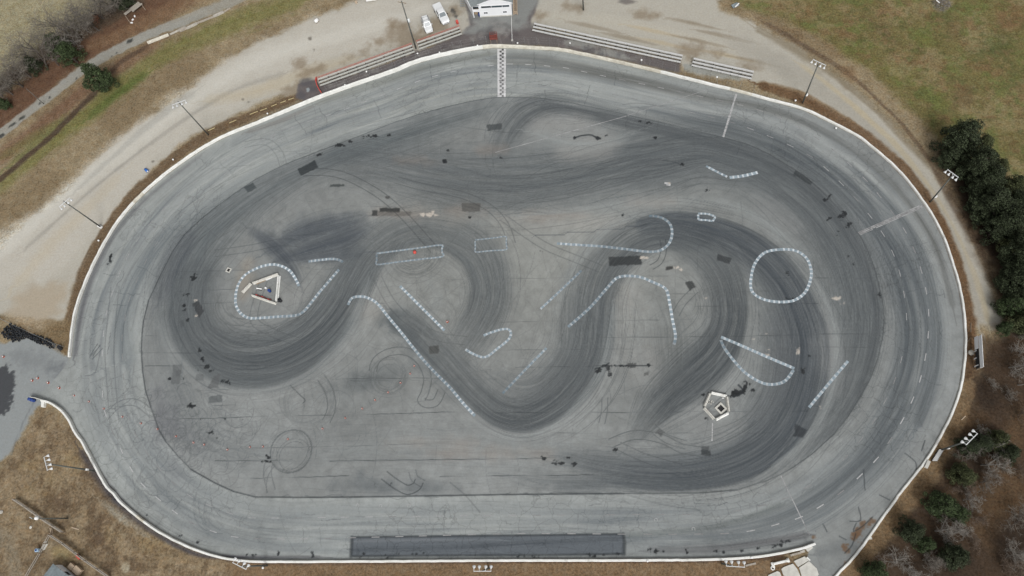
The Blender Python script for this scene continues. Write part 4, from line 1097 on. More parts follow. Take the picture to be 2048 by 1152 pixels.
sh = Sheet()                                       # lane dashes round the oval
OUT = [(540,272),(600,249),(680,222),(760,192),(840,161),(874,151),(912,142),(948,136),(983,131),(1020,128),(1057,129),(1095,132),(1133,136),(1193,149),(1269,164.5),(1342,180),(1421,197),(1500,215),(1580,245),(1660,295),(1730,358),(1756,388),(1781,420),(1806,455),(1825,492),(1840,533),(1851,575),(1857,616),(1857,660),(1853,701),(1846,737),(1835,776),(1808,835),(1773,891),(1748,924),(1687,981),(1611,1030),(1566,1045),(1520,1058),(1471,1066),(1400,1068),(1281,1068.5),(1160,1067.5),(1046,1067),(954,1069),(800,1073),(640,1077),(551,1078),(507,1077),(464,1073),(426,1063),(388,1048),(355,1028),(296,980),(270,950),(250,916),(234,882),(215,840),(206,806),(205,768),(204,733),(205,690),(209,652),(216,613),(240,545),(261,502),(282,470),(309,437),(337,408),(372,378),(430,335),(490,297),(540,272)]
INN = [(561,262),(640,235),(760,222),(850,192),(924,172),(1000,161),(1034,161),(1072,163),(1110,166),(1190,182),(1260,196),(1334,214),(1409,231),(1480,250),(1560,282),(1617,310),(1652,337),(1708,393),(1737,428),(1761,460),(1781,495),(1796,534),(1805,570),(1812,616),(1813,659),(1807,700),(1797,740),(1782,778),(1762,818),(1740,855),(1713,890),(1682,924),(1647,953),(1608,978),(1567,998),(1521,1012),(1475,1021),(1432,1028),(1336,1029),(1058,1030.5),(800,1033),(650,1035),(529,1036),(486,1034),(450,1023),(407,1006),(374,988),(330,950),(290,900),(262,850),(251,798),(246,740),(244,676),(249,643),(256,607),(270,569),(286,534),(305,498),(330,465),(356,435),(392,405),(415,384),(470,330),(561,262)]
for pts, base_v in ((OUT, 188), (INN, 172)):
    W, s = resample(to_world(smooth_px(pts, 6)), .25)
    pos = 0.0
    while pos < s[-1] - 2:
        a = [np.interp(pos, s, W[:, k]) for k in (0, 1)]
        b = [np.interp(pos + 1.35, s, W[:, k]) for k in (0, 1)]
        near = min(1.0, max(0.25, .5 + .5 * math.sin(pos * .045 + base_v)))
        wear = rp.random()
        v = base_v * (.78 + .22 * near) if wear > .25 else 140
        if wear > .06: sh.bar(a, b, .15 if base_v > 180 else .12, grey(v))
        pos += 4.05 + rp.uniform(-.12, .12)
sh.build('lane_dashes')

sh = Sheet()                                       # chequered start and finish line
A0, A1, B0, B1 = G(994.6, 97.6), G(995.2, 194), G(1012, 97.6), G(1011.5, 194)
def bil(u, v): return (A0 * (1 - v) + A1 * v) * (1 - u) + (B0 * (1 - v) + B1 * v) * u
nrow = 25
for i in range(nrow):
    v0, v1 = i / nrow, (i + 1) / nrow
    fade = 1 if i < 6 else .72
    for u0, u1, k in ((0, .25, -1), (.25, .5, 0), (.5, .75, 1), (.75, 1, -1)):
        if k < 0: c = grey(212 * rp.uniform(.94, 1.03))
        elif (i + k) % 2: c = grey((84 if i < 6 else 132) * rp.uniform(.9, 1.1))
        else: c = grey(206 * rp.uniform(.9, 1.03))
        g = .0
        sh.quad([bil(u0, v0)[:2], bil(u1, v0)[:2], bil(u1, v1)[:2], bil(u0, v1)[:2]], c)
sh.build('start_finish_line')
def line_mark(p, q, wd, v, name='painted_line', n=14, jit=.1, z=.004):
    sh = Sheet()
    a, b = G(*p), G(*q)
    for i in range(n):
        sh.bar(a + (b - a) * i / n, a + (b - a) * (i + 1) / n, wd * rp.uniform(1 - jit, 1 + jit), grey(v * rp.uniform(.86, 1.04)))
    return sh.build(name, z)
line_mark((1473,187), (1446.5,274), .36, 186, n=40, jit=.25)
line_mark((1847,411), (1718,467.5), .30, 160, n=50, jit=.3)
sh = Sheet()
for k in (-.28, .28):
    a, b = G(1847, 411), G(1718, 467.5)
    d = (b - a) / np.linalg.norm(b - a); nn = np.array([-d[1], d[0], 0])
    for i in range(20):
        if i > 9 and k > 0 and rp.random() < .4: continue
        sh.bar(a + (b - a) * i / 20 + nn * k, a + (b - a) * (i + 1) / 20 + nn * k, .14, grey(172 * rp.uniform(.8, 1.05)))
sh.build('painted_line', .008)
line_mark((1561.5,951), (1608,1047), .16, 172)
line_mark((1608,1047), (1619,1070), .1, 150)
line_mark((1424,176), (1255,231), .11, 164, n=30)
line_mark((1253,232), (990,305), .13, 172, n=30)
line_mark((1425,846), (1424,882), .16, 185)
sh = Sheet()
for px, py in ((715,1011),(761,1012),(818,1012),(1312,1040),(1387,1058)):       # small grid box corners
    c = G(px, py)
    for dx, dy in ((-.22, 0), (.22, 0)): sh.bar(c[:2] + [dx, -.2], c[:2] + [dx, .2], .08, grey(180))
    sh.bar(c[:2] + [-.18, .24], c[:2] + [.18, .24], .08, grey(180))
for px, py in ((1333,366),(1337,369)): sh.bar(G(px - 4, py)[:2], G(px + 4, py + 1)[:2], .4, grey(196))
sh.build('painted_mark')

# ------------------------------------------------------------------ materials
WHITE = mat('white_paint', (.70, .70, .69), .5, var=.05, scale=1.5)
M_WALL = mat('whitewashed_concrete', (.70, .70, .68), .8, var=.05, scale=.5, rgb2=(.56, .56, .52), detail=8, scuff=.5)
M_WALLOLD = mat('stained_concrete', (.62, .60, .53), .85, var=.05, scale=.9, rgb2=(.40, .37, .30), detail=8)
M_CONC = mat('pale_concrete', (.48, .47, .43), .85, var=.15, scale=1.4, detail=8)
M_CONCD = mat('weathered_concrete', (.36, .34, .30), .9, var=.25, scale=2.0, detail=8)
M_LAMP = mat('white_enamel', (.56, .57, .57), .5, var=.06, scale=3)
M_POLE = mat('dark_wood_pole', (.10, .105, .095), .85, var=.2, scale=3)
M_STEEL = mat('galvanised_steel', (.30, .31, .31), .45, .5, var=.12, scale=4)
M_DARK = mat('dark_rubber', (.02, .021, .023), .75, var=.3, scale=3)
M_TYRE = mat('tyre_rubber', (.011, .013, .016), .6, var=.5, scale=2.2, spec=.35)
M_GLASS = mat('dark_glass', (.03, .04, .045), .08, var=.2, scale=1, spec=.7)
M_WINDS = mat('windscreen_glass', (.05, .07, .08), .25, var=.1, scale=1, spec=.5)
M_RED = mat('red_paint', (.48, .07, .055), .5, var=.15, scale=4)
M_DULLRED = mat('faded_red_paint', (.42, .15, .12), .75, var=.25, scale=4)
M_RUST = mat('red_oxide_steel', (.17, .05, .04), .7, var=.3, scale=6)
M_BLUE = mat('blue_plastic', (.03, .12, .38), .4, var=.15, scale=3)
M_DBLUE = mat('dark_blue_plastic', (.02, .05, .2), .4, var=.2, scale=3)
M_ORANGE = mat('orange_plastic', (.40, .09, .05), .5, var=.1, scale=5)
M_SEAT = mat('weathered_aluminium_plank', (.40, .40, .37), .7, var=.16, scale=3, detail=7)
M_SEATB = mat('pale_aluminium_plank', (.46, .46, .45), .65, var=.12, scale=3, detail=7)
M_FOOT = mat('dark_plank', (.035, .033, .03), .9, var=.3, scale=4)
M_TIMBER = mat('grey_timber', (.30, .27, .23), .9, var=.25, scale=3, detail=7)
M_TIMBERB = mat('brown_timber', (.24, .19, .14), .9, var=.3, scale=3, detail=7)
M_YELLOW = mat('yellow_timber', (.34, .28, .15), .85, var=.25, scale=3)
M_CAR = mat('white_car_paint', (.62, .63, .63), .25, var=.02, scale=2, spec=.5)
M_TRIM = mat('black_trim', (.025, .025, .027), .5, var=.2, scale=5)
M_CHROME = mat('bright_metal', (.6, .6, .62), .25, .8, var=.05)
M_LAMPG = mat('lamp_glass', (.6, .62, .62), .15, var=.05)
M_ROOF = mat('grey_shingle', (.20, .22, .22), .9, var=.12, scale=3, detail=8)
M_ROOFB = mat('grey_metal_sheet', (.17, .20, .21), .6, .1, var=.2, scale=1.2)
M_SIDING = mat('white_siding', (.68, .69, .70), .55, var=.03, scale=1)
M_PLY = mat('tan_plywood', (.34, .25, .16), .8, var=.15, scale=3)
M_CRATE = mat('pale_plywood', (.42, .33, .24), .8, var=.12, scale=4)
M_LEAF = mat('dark_needles', (.035, .045, .023), .75, var=.3, scale=.5, island=.85, spec=.2)
M_LEAFB = mat('green_needles', (.040, .057, .024), .75, var=.3, scale=.5, island=.85, spec=.2)
M_LEAFO = mat('olive_needles', (.055, .063, .028), .75, var=.3, scale=.5, island=.85, spec=.2)
M_BARK = mat('grey_bark', (.145, .13, .112), .9, var=.25, scale=3, island=.25)
M_BARKP = mat('pale_grey_bark', (.19, .175, .155), .9, var=.2, scale=3, island=.25)
M_BARKD = mat('dark_bark', (.075, .062, .052), .9, var=.25, scale=3)
M_BRUSH = mat('brown_brush', (.12, .09, .068), .9, var=.3, scale=2, island=.4)
M_REDLEAF = mat('rust_coloured_leaves', (.17, .075, .045), .85, var=.3, scale=2, island=.4)

# ------------------------------------------------------------------ walls
def wall(pts, hts, thick, name, label, material, wob=.012, sect=None):
    W = to_world(smooth_px(pts, 4))
    W, s = resample(W, .9)
    L = s[-1]
    T = np.gradient(W[:, :2], axis=0)
    T /= np.linalg.norm(T, axis=1)[:, None]
    N = np.stack([-T[:, 1], T[:, 0]], 1)          # outwards for a clockwise run
    r2 = np.random.default_rng(len(pts))
    f = np.linspace(0, 1, len(W))
    h = np.interp(f, [q[0] for q in hts], [q[1] for q in hts]) + r2.normal(0, wob, len(W))
    off = r2.normal(0, .015, len(W))
    h[::4] -= .05                                  # joints between the cast pieces
    ring = []
    for i in range(len(W)):
        p, n = W[i, :2], N[i]
        prof = [(0, 0), (.02, h[i] - .06), (.07, h[i]), (thick - .05, h[i]), (thick, h[i] - .05), (thick + .03, 0)]
        ring.append([(p[0] + n[0] * (a + off[i]), p[1] + n[1] * (a + off[i]), z) for a, z in prof])
    def piece(i0, i1, nm, m, parent=None, org=(0, 0, 0)):
        mb = MB()
        vs = [v for k in range(i0, i1) for v in ring[k]]
        q = 6
        fs = []
        for k in range(i1 - i0 - 1):
            for j in range(q - 1):
                fs.append((k * q + j, (k + 1) * q + j, (k + 1) * q + j + 1, k * q + j + 1))
        fs.append(tuple(range(q)))
        fs.append(tuple(range((i1 - i0 - 1) * q + q - 1, (i1 - i0 - 1) * q - 1, -1)))
        mb.add(vs, fs)
        return mb.build(nm, m, parent, org)
    org = (float(W[0][0]), float(W[0][1]), 0)
    t = thing(name, label, 'wall', org)
    cuts = [0] + [int(c * len(W)) for c, _ in sect] + [len(W)]
    mats = [material] + [m for _, m in sect]
    for k in range(len(cuts) - 1):
        piece(cuts[k], min(cuts[k + 1] + (0 if k == len(cuts) - 2 else 1), len(W)), 'wall_section', mats[k], t, org)
    return W, N, t
WM, NM, _ = wall(WALL_MAIN, [(0,.55),(.1,.55),(.2,.65),(.27,.95),(.36,1.0),(.40,.9),(.45,.7),(.55,.65),(.63,.45),(.8,.3),(1,.3)], .36, 'barrier_wall', 'long white concrete wall curving round the top and right of the oval', M_WALL, sect=[(.118, M_WALLOLD), (.128, M_WALL), (.40, M_WALLOLD), (.535, M_WALL), (.585, M_WALLOLD), (.60, M_WALL)])
WL, NL, _ = wall(WALL_LOW, [(0,.5),(.6,.5),(.72,.6),(1,.8)], .38, 'barrier_wall', 'low white concrete wall along the bottom straight and lower left turn', M_WALL, sect=[(.768, M_WALLOLD), (.785, M_WALL)])
single('barrier_end_block', MB().box(G(87.5, 808, .35), (.55, 1.2, .7), .25), M_WALL, 'white concrete block standing square to the end of the low wall', 'barrier', G(87.5, 808), bevel=.04)
mb = MB()
pp = [G(66, 796), G(76, 797.5), G(88, 801)]
for a, b in zip(pp, pp[1:]): mb.beam((a[0], a[1], .45), (b[0], b[1], .45), .12, .9)
single('timber_kerb', mb, M_CONC, 'thin pale board wall running from the wall end towards the blue barrels', 'barrier', pp[0])

# ------------------------------------------------------------------ catch fence posts and wires behind the wall
def catch_fence(x0, x1, label, cnt, h=2.4, mast=()):
    idx = [int(np.argmin(np.abs(WM[:, 0] - G(x, np.interp(x, [640, 787, 862, 982, 1119, 1224, 1424, 1536], [190, 142, 116, 94, 99, 121, 170, 198]))[0]) + (WM[:, 1] < 60) * 99)) for x in np.linspace(x0, x1, cnt)]
    P = [np.array([*(WM[i, :2] + NM[i] * 1.1), 0]) for i in idx]
    t = thing('catch_fence', label, 'fence', P[0])
    for p in P:
        MB().tube(p, p + [0, 0, h], .026, .026, 5).build('post', M_STEEL, t, P[0])
    mb = MB()
    for z in (.9, 1.7, h - .05):
        for a, b in zip(P, P[1:]): mb.tube(a + [0, 0, z], b + [0, 0, z], .005, .005, 4, False)
    mb.build('wire', M_STEEL, t, P[0])
catch_fence(655, 975, 'thin wire catch fence between the wall and the left bleachers', 15)
catch_fence(1026, 1345, 'thin wire catch fence between the wall and the long right bleachers', 15)
catch_fence(1365, 1500, 'thin wire catch fence in front of the short right bleachers', 6)

# small lamps on posts beside the wall
LP = [((203,456),(199,453),1.0,'squat white drum lying at the foot of the second light pole'),]
posts = [((740,155),(733,143),2.2,'small white lamp on a thin post before the middle of the long left bleachers'),
 ((692,175),(690,170),.8,'low white lamp behind the wall near the left end of the long left bleachers'),
 ((838,112),(835,107),.8,'low white lamp behind the wall below the gap between the left bleachers'),
 ((881,110),(879,105),.8,'low white lamp behind the wall below the short left bleachers'),
 ((957,96),(955,91),.8,'low white lamp behind the wall left of the flag stand'),
 ((1036,93),(1035,86),1.0,'low white lamp behind the wall right of the flag mast'),
 ((1140,96),(1140,86),1.6,'white lamp post behind the wall near the left end of the longest bleachers'),
 ((1283,128),(1283,120),1.5,'white lamp post before the right end of the longest bleachers'),
 ((1435,170),(1434,154),2.6,'tall white lamp post standing before the short right bleachers'),
 ((536,230),(535,227),.6,'low white lamp behind the wall beside the yellow logs'),
 ((1592,204),(1591,201),.6,'low white lamp at the wall beside the light pole of the upper right turn'),
 ((347,322),(346,319),.6,'low white lamp behind the wall right of the blue drum'),
 ((198,484),(197,481),.6,'low white lamp behind the wall below the left light pole'),
 ((1295,1122),(1295,1122),.5,'low white lamp on the ground behind the bottom wall right of its middle'),
 ((1503,1115.5),(1503,1115),.5,'low white lamp behind the bottom wall near its right end'),
 ((526,1135),(526,1135.5),.5,'white lamp box on the ground behind the bottom wall near its left end'),
 ((1671,255),(1672,256),.3,'white bucket on the track by the wall of the upper right turn')]
for (b, tp, h, lb) in posts:
    B = G(*b)
    T = G(*tp, h)
    t = thing('wall_lamp', lb, 'lamp', B)
    MB().tube((B[0], B[1], 0), T, .035, .03, 6).build('post', M_STEEL, t, B)
    MB().lathe([(.10, -.12), (.17, -.10), (.19, .08), (.12, .16)], 10, T).build('lamp_head', WHITE, t, B, True)

# ------------------------------------------------------------------ floodlight poles
FL = [((417,270),(356,203),11.5,(344,210),(371,200),'tall floodlight pole outside the upper left wall beside the yellow logs'),
 ((203,455),(127,402),11.25,(118.5,414),(139,396),'tall floodlight pole with a white drum at its foot outside the left wall'),
 ((1605,206),(1637,127),11.25,(1626,119),(1652,131),'tall floodlight pole leaning over the service road at the upper right turn'),
 ((1860,404),(1905,351),9.25,(1895,339),(1917,355),'tall floodlight pole beside the dark evergreens at the right turn'),
 ((1882,900),(1937,881),9.0,(1932,890),(1955,867),'tall floodlight pole beside the grey pallet at the lower right turn'),
 ((191,942),(97,928),11.5,(88,914),(95,941),'tall floodlight pole over the brown ground at the lower left turn'),
 ((534,1131),(478,1133),11.0,(465,1125),(492.5,1139),'tall floodlight pole behind the left end of the bottom wall'),
 ((978,1136),(965,1142),10.5,(947,1142.5),(982.5,1142.5),'tall floodlight pole behind the middle of the bottom wall'),
 ((1444,1127),(1471,1134),10.5,(1452,1132),(1490,1134.5),'tall floodlight pole behind the right end of the bottom wall')]
TRACKC = np.array([-12.0, 46.0])
for (b, tp, h, a0, a1, lb) in FL:
    B = G(*b); T = G(*tp, h); P, Q = G(*a0, h + .1), G(*a1, h + .1)
    t = thing('floodlight_pole', lb, 'light pole', B, 0, 'floodlight poles round the oval')
    MB().tube((B[0], B[1], 0), (T[0], T[1], h), .15, .10, 10).build('pole', M_POLE, t, B, True)
    MB().beam(P, Q, .10, .10).build('crossarm', M_LAMP, t, B)
    mid = (P + Q) / 2
    d = (Q - P) / np.linalg.norm(Q - P)
    n = np.array([-d[1], d[0], 0])
    if np.dot(n[:2], TRACKC - mid[:2]) < 0: n = -n
    MB().beam((T[0], T[1], h - .05), mid, .1, .1).build('bracket', M_STEEL, t, B)
    for u in (.02, .32, .68, .98):
        c = P + (Q - P) * u
        ax = (Vector(n) * .8 + Vector((0, 0, -.6))).normalized()
        rot = ax.to_track_quat('Z', 'Y').to_matrix()
        k = MB()
        k.tube(c, c + n * .45, .04, .04, 6)
        k.lathe([(.06, 0), (.12, .08), (.20, .22), (.26, .38), (.25, .40)], 12, c + n * .36, rot)
        fl = k.build('floodlight', M_LAMP, t, B, True)
        MB().lathe([(.23, .395), (.22, .415)], 12, c + n * .36, rot).build('lens', M_LAMPG, fl, B)
    if b in ((1860,404),(1882,900),(191,942),(1605,206)):
        q = B + (T - B) * .22
        MB().box((q[0] + .2, q[1], q[2]), (.35, .3, .5)).build('switch_box', WHITE, t, B)
single('drum', MB().tube(G(196.5, 451, .2), G(203, 455, .2), .28, .28, 12), WHITE, 'white drum lying on the dirt at the foot of the left light pole', 'drum', G(199, 453), smooth=False)

# other poles
def utility_pole(b, tp, h, label, arm=None, box=None, name='utility_pole', r=.17):
    B, T = G(*b), G(*tp, h)
    t = thing(name, label, 'pole', B)
    MB().tube((B[0], B[1], 0), T, r, r * .65, 10).build('pole', M_POLE, t, B, True)
    if arm:
        q = B + (T - B) * arm
        MB().beam(q + [-.9, .25, 0], q + [.9, -.25, 0], .1, .12).build('crossarm', M_TIMBERB, t, B)
    if box:
        q = B + (T - B) * box
        MB().lathe([(.2, -.45), (.24, -.4), (.24, .35), (.1, .45)], 10, q + [.32, -.1, 0]).build('transformer', M_LAMPG, t, B, True)
    return t
utility_pole((832,97), (803,2), 14.0, 'tall dark utility pole between the two left bleachers with a pale transformer', .97, .62)
utility_pole((1167,20), (1164,-30), 8.0, 'dark utility pole on the gravel above the long right bleachers')
t = utility_pole((88,208), (52,177), 5.6, 'thin grey pole leaning over the asphalt lane at upper left', r=.07)
B, T = G(136,1036.5), G(64,1037, 8.6)
t = thing('yard_light', 'lone yard light pole with one white lamp at the lower left', 'light pole', B)
MB().tube((B[0], B[1], 0), T, .13, .09, 8).build('pole', M_POLE, t, B, True)
MB().tube(T, T + [-.3, .2, .25], .05, .05, 6).build('bracket', M_STEEL, t, B)
MB().lathe([(.1, .3), (.3, .1), (.34, -.15), (.2, -.3)], 12, T + [.75, .1, .05]).build('lamp_head', WHITE, t, B, True)
B, T = G(1024.3, 81), G(1022.6, 33, 6.2)
t = thing('flag_mast', 'thin white mast standing behind the wall right of the red flag stand', 'mast', B)
MB().tube((B[0], B[1], 0), T, .05, .04, 6).build('mast', WHITE, t, B)
MB().box((B[0], B[1], .06), (.4, .4, .12)).build('base_plate', M_CONC, t, B)

# ------------------------------------------------------------------ bleachers
def bleacher(f0, f1, label, seat, rail=False, rows=3, pitch=.62):
    A, Bq = G(*f0, .45), G(*f1, .45)
    A[2] = Bq[2] = 0
    d = (Bq - A); L = np.linalg.norm(d); d /= L
    n = np.array([-d[1], d[0], 0])
    ang = math.atan2(d[1], d[0])
    t = thing('bleacher', label, 'bleachers', A, ang, 'bleachers behind the wall')
    for i in range(rows):
        z = .45 + .3 * i
        m = MB()
        x = 0.0
        while x < L - .1:                      # boards butted end to end
            l = min(rp.choice([4.2, 4.8, 5.4]), L - x)
            m.box((x + l / 2, i * pitch + rp.uniform(-.015, .015), z + rp.uniform(-.008, .008)), (l - .03, .43, .05))
            x += l
        m.build('seat_plank', seat, t)
        if i < rows - 1:
            MB().box((L / 2, i * pitch + .33, z - .18), (L - .1, .40, .04)).build('foot_plank', M_FOOT, t)
    k = int(L / 2.4) + 1
    for j in range(k + 1):
        x = min(.3 + j * (L - .6) / k, L - .3)
        m = MB()
        for i in range(rows):
            m.box((x, i * pitch, (.42 + .3 * i) / 2), (.09, .09, .42 + .3 * i))
        m.beam((x + .06, -.2, .2), (x + .06, rows * pitch - .3, .2 + .3 * (rows - 1)), .06, .1)
        m.build('support_frame', M_FOOT, t)
    if rail:
        m = MB()
        y = (rows - 1) * pitch + .38
        for z in (.55, .95, 1.3): m.box((L / 2, y, z), (L, .05, .11))
        for j in range(k + 1): m.box((j * L / k * .998 + .03, y + .05, .66), (.08, .06, 1.32))
        m.build('back_rail', M_DULLRED, t)
    return t
bleacher((639.8,171), (829,102.5), 'long three-row bleacher with a red back rail left of the utility pole', M_SEAT, True)
bleacher((838.5,97.5), (923.5,67), 'short three-row bleacher with a red back rail below the white pickup', M_SEAT, True)
bleacher((1064.5,59.5), (1361.5,124.5), 'longest three-row bleacher without a rail right of the building', M_SEATB)
bleacher((1383,130), (1503.5,157), 'short pale three-row bleacher at the far right of the stands', M_SEATB)
a = [G(635.5,160), G(634,166), G(637,176), G(641,184), G(645.5,190.5)]
t = thing('red_barrier', 'bright red board barrier closing the left end of the long left bleacher', 'barrier', a[0])
m = MB()
for p, q in zip(a, a[1:]): m.beam((p[0], p[1], .75), (q[0], q[1], .75), .14, .7)
m.build('board', M_RED, t, a[0])
m = MB()
for p in a: m.box((p[0], p[1], .5), (.12, .16, 1.0))
m.build('posts', M_DULLRED, t, a[0])
# ------------------------------------------------------------------ start tower building
A, Bv = G(947.5, 35), G(1024.6, 31)
u = (Bv - A) / np.linalg.norm(Bv - A)
LEN = float(np.linalg.norm(Bv - A))
ang = math.atan2(u[1], u[0])
t = thing('race_control_building', 'white two-storey timber building with a grey gabled roof above the start line', 'building', A, ang)
PX = LEN * 14.5 / 77.1                    # width of the left porch
D, HE = 13.0, 3.7
m = MB()
m.box(((PX + LEN) / 2, D / 2, HE / 2), (LEN - PX, D, HE))
hm = (PX + LEN) / 2
m.add([(PX, .0, HE), (LEN, .0, HE), (hm, .0, HE + 1.4), (PX, D, HE), (LEN, D, HE), (hm, D, HE + 1.4)], [(0, 1, 2), (5, 4, 3)])
wallo = m.build('wall', M_SIDING, t)
m = MB()
ov = .35
for sx, xe in ((-1, PX - ov), (1, LEN + ov)):
    ze = HE - .08
    m.add([(hm, -.05, HE + 1.47), (xe, -.05, ze), (xe, D + .4, ze), (hm, D + .4, HE + 1.47), (hm, -.05, HE + 1.59), (xe, -.05, ze + .12), (xe, D + .4, ze + .12), (hm, D + .4, HE + 1.59)],
          [(0, 1, 2, 3), (7, 6, 5, 4), (0, 4, 5, 1), (1, 5, 6, 2), (2, 6, 7, 3)])
m.build('roof', M_ROOF, t)
m = MB()
for xe in (PX - ov, LEN + ov): m.beam((hm, -.09, HE + 1.5), (xe, -.09, HE - .02), .06, .24)
m.build('fascia', M_SIDING, t)
wf = MB().box((hm + .05, -.03, 2.98), (LEN - PX - .7, .07, .62)).build('window', M_SIDING, t)
for k, (x0, x1, g) in enumerate(((PX + .45, PX + 2.6, M_GLASS), (PX + 2.7, PX + 5.0, M_WINDS), (PX + 5.1, LEN - .42, M_WINDS))):
    MB().box(((x0 + x1) / 2, -.075, 2.98), (x1 - x0, .03, .5)).build('pane', g, wf)
for xc in (LEN * 25.7 / 77, LEN * 63.5 / 77):
    wf = MB().box((xc, -.03, 1.25), (.95, .06, .5)).build('window', M_SIDING, t)
    for s_ in (-.21, .21): MB().box((xc + s_, -.07, 1.25), (.34, .03, .4)).build('pane', M_GLASS, wf)
MB().box((hm, -.02, .14), (LEN - PX + .02, .05, .28)).build('plinth', M_CONC, t)
m = MB()                                   # porch: side wall, front band, back panel, lean-to roof
bk = 7.5
sk = -3.4
m.beam((.06, 0, HE / 2 - .1), (sk, bk, HE / 2 - .1), .12, HE - .2)
m.box((PX / 2, .05, 1.95), (PX - .02, .1, .7)); m.box((PX / 2, .05, 3.35), (PX - .02, .1, .35))
for x in (.1, PX - .08): m.box((x, .02, HE / 2 - .1), (.16, .16, HE - .2))
m.build('porch_wall', M_SIDING, t)
MB().box((PX / 2 + .1, .9, .8), (PX - .1, .08, 1.6)).build('plywood_panel', M_PLY, t)
MB().box((PX / 2, .35, 2.75), (PX - .3, .05, .85)).build('window', M_GLASS, t)
m = MB()
m.add([(-.15, -.3, HE - .22), (PX - .02, -.3, HE - .06), (PX - .02, D, HE - .06), (sk - 2.4, D, HE - .22), (-.15, -.3, HE - .12), (PX - .02, -.3, HE + .02), (PX - .02, D, HE + .02), (sk - 2.4, D, HE - .12)],
      [(3, 2, 1, 0), (4, 5, 6, 7), (0, 1, 5, 4), (1, 2, 6, 5), (2, 3, 7, 6), (3, 0, 4, 7)])
m.build('porch_roof', M_ROOF, t)
MB().beam((-.22, -.3, HE - .15), (sk - 2.5, D, HE - .15), .12, .2).build('gutter', M_SIDING, t)
c = G(959.5, 31.5)
single('barrel', MB().lathe([(.27, 0), (.29, .05), (.29, .42), (.30, .45), (.29, .48), (.29, .85), (.26, .9)], 14, c), M_DBLUE, 'dark blue barrel standing in the porch of the white building', 'barrel', c, smooth=True)
c0, c1 = G(1028, 30), G(1035, -10)
t = thing('ramp', 'pale timber ramp with low rails along the right side of the white building', 'ramp', c0)
p = [G(1027.5,29.5), G(1034.8,29.2), G(1034,-14), G(1027.5,-14)]
MB().prism([(q[0], q[1]) for q in p], .1, .25).build('deck', M_TIMBERB, t, c0)
m = MB()
for a_, b_ in ((p[0], p[3]), (p[1], p[2]), (p[0], p[1])): m.beam((a_[0], a_[1], .85), (b_[0], b_[1], .85), .12, .1); m.beam((a_[0], a_[1], .5), (b_[0], b_[1], .5), .08, .1)
for q in p: m.box((q[0], q[1], .47), (.12, .12, .9))
m.build('rail', M_CRATE, t, c0)
c0 = G(926, 13)
t = thing('steel_steps', 'grey open steel steps climbing beside the left side of the building', 'steps', c0)
for k in range(7):
    q = G(926, 13 - k * 3.2)
    MB().box((q[0], q[1], .2 + .22 * k), (.95, .26, .05)).build('tread', M_STEEL, t, c0)
m = MB()
for s_ in (-.5, .5):
    q0, q1 = G(926, 14), G(926, -7)
    m.beam((q0[0] + s_, q0[1], .1), (q1[0] + s_, q1[1], 1.6), .06, .18)
m.build('stringer', M_STEEL, t, c0)

# flag stand
c = G(988.5, 84.5)
t = thing('flag_stand', 'small red steel flag stand with railing behind the wall at the start line', 'flag stand', c)
for dx in (-.7, .7):
    for dy in (-.45, .55):
        MB().box((dx, dy, .75), (.08, .08, 1.5)).build('leg', M_TIMBERB if dy < 0 else M_RUST, t)
MB().box((0, .05, 1.5), (1.6, 1.3, .08)).build('platform', M_RUST, t)
m = MB()
for z in (1.95, 2.4):
    m.box((0, -.56, z), (1.6, .05, .06)); m.box((0, .66, z), (1.6, .05, .06))
    m.box((-.77, .05, z), (.05, 1.2, .06)); m.box((.77, .05, z), (.05, 1.2, .06))
for x in (-.77, -.25, .25, .77):
    for y in (-.56, .66): m.box((x, y, 1.96), (.05, .05, .88))
m.build('railing', M_RUST, t)
MB().box((0, -.6, 1.85), (1.5, .04, .5)).build('front_panel', M_RUST, t)
m = MB()
for k in range(6): m.box((.35, .85 + .09 * k, 1.4 - .24 * k), (.5, .06, .04))
for s_ in (.1, .6): m.beam((s_, .75, 1.55), (s_, 1.4, 0), .05, .07)
m.build('ladder', M_DULLRED, t)
c = G(915, 47)
single('barrel', MB().lathe([(.27, 0), (.30, .05), (.30, .42), (.31, .45), (.30, .48), (.30, .85), (.26, .9), (.22, .9), (.2, .55)], 14, c), M_RED, 'bright red open barrel standing right of the short red-railed bleacher', 'barrel', c, smooth=True)

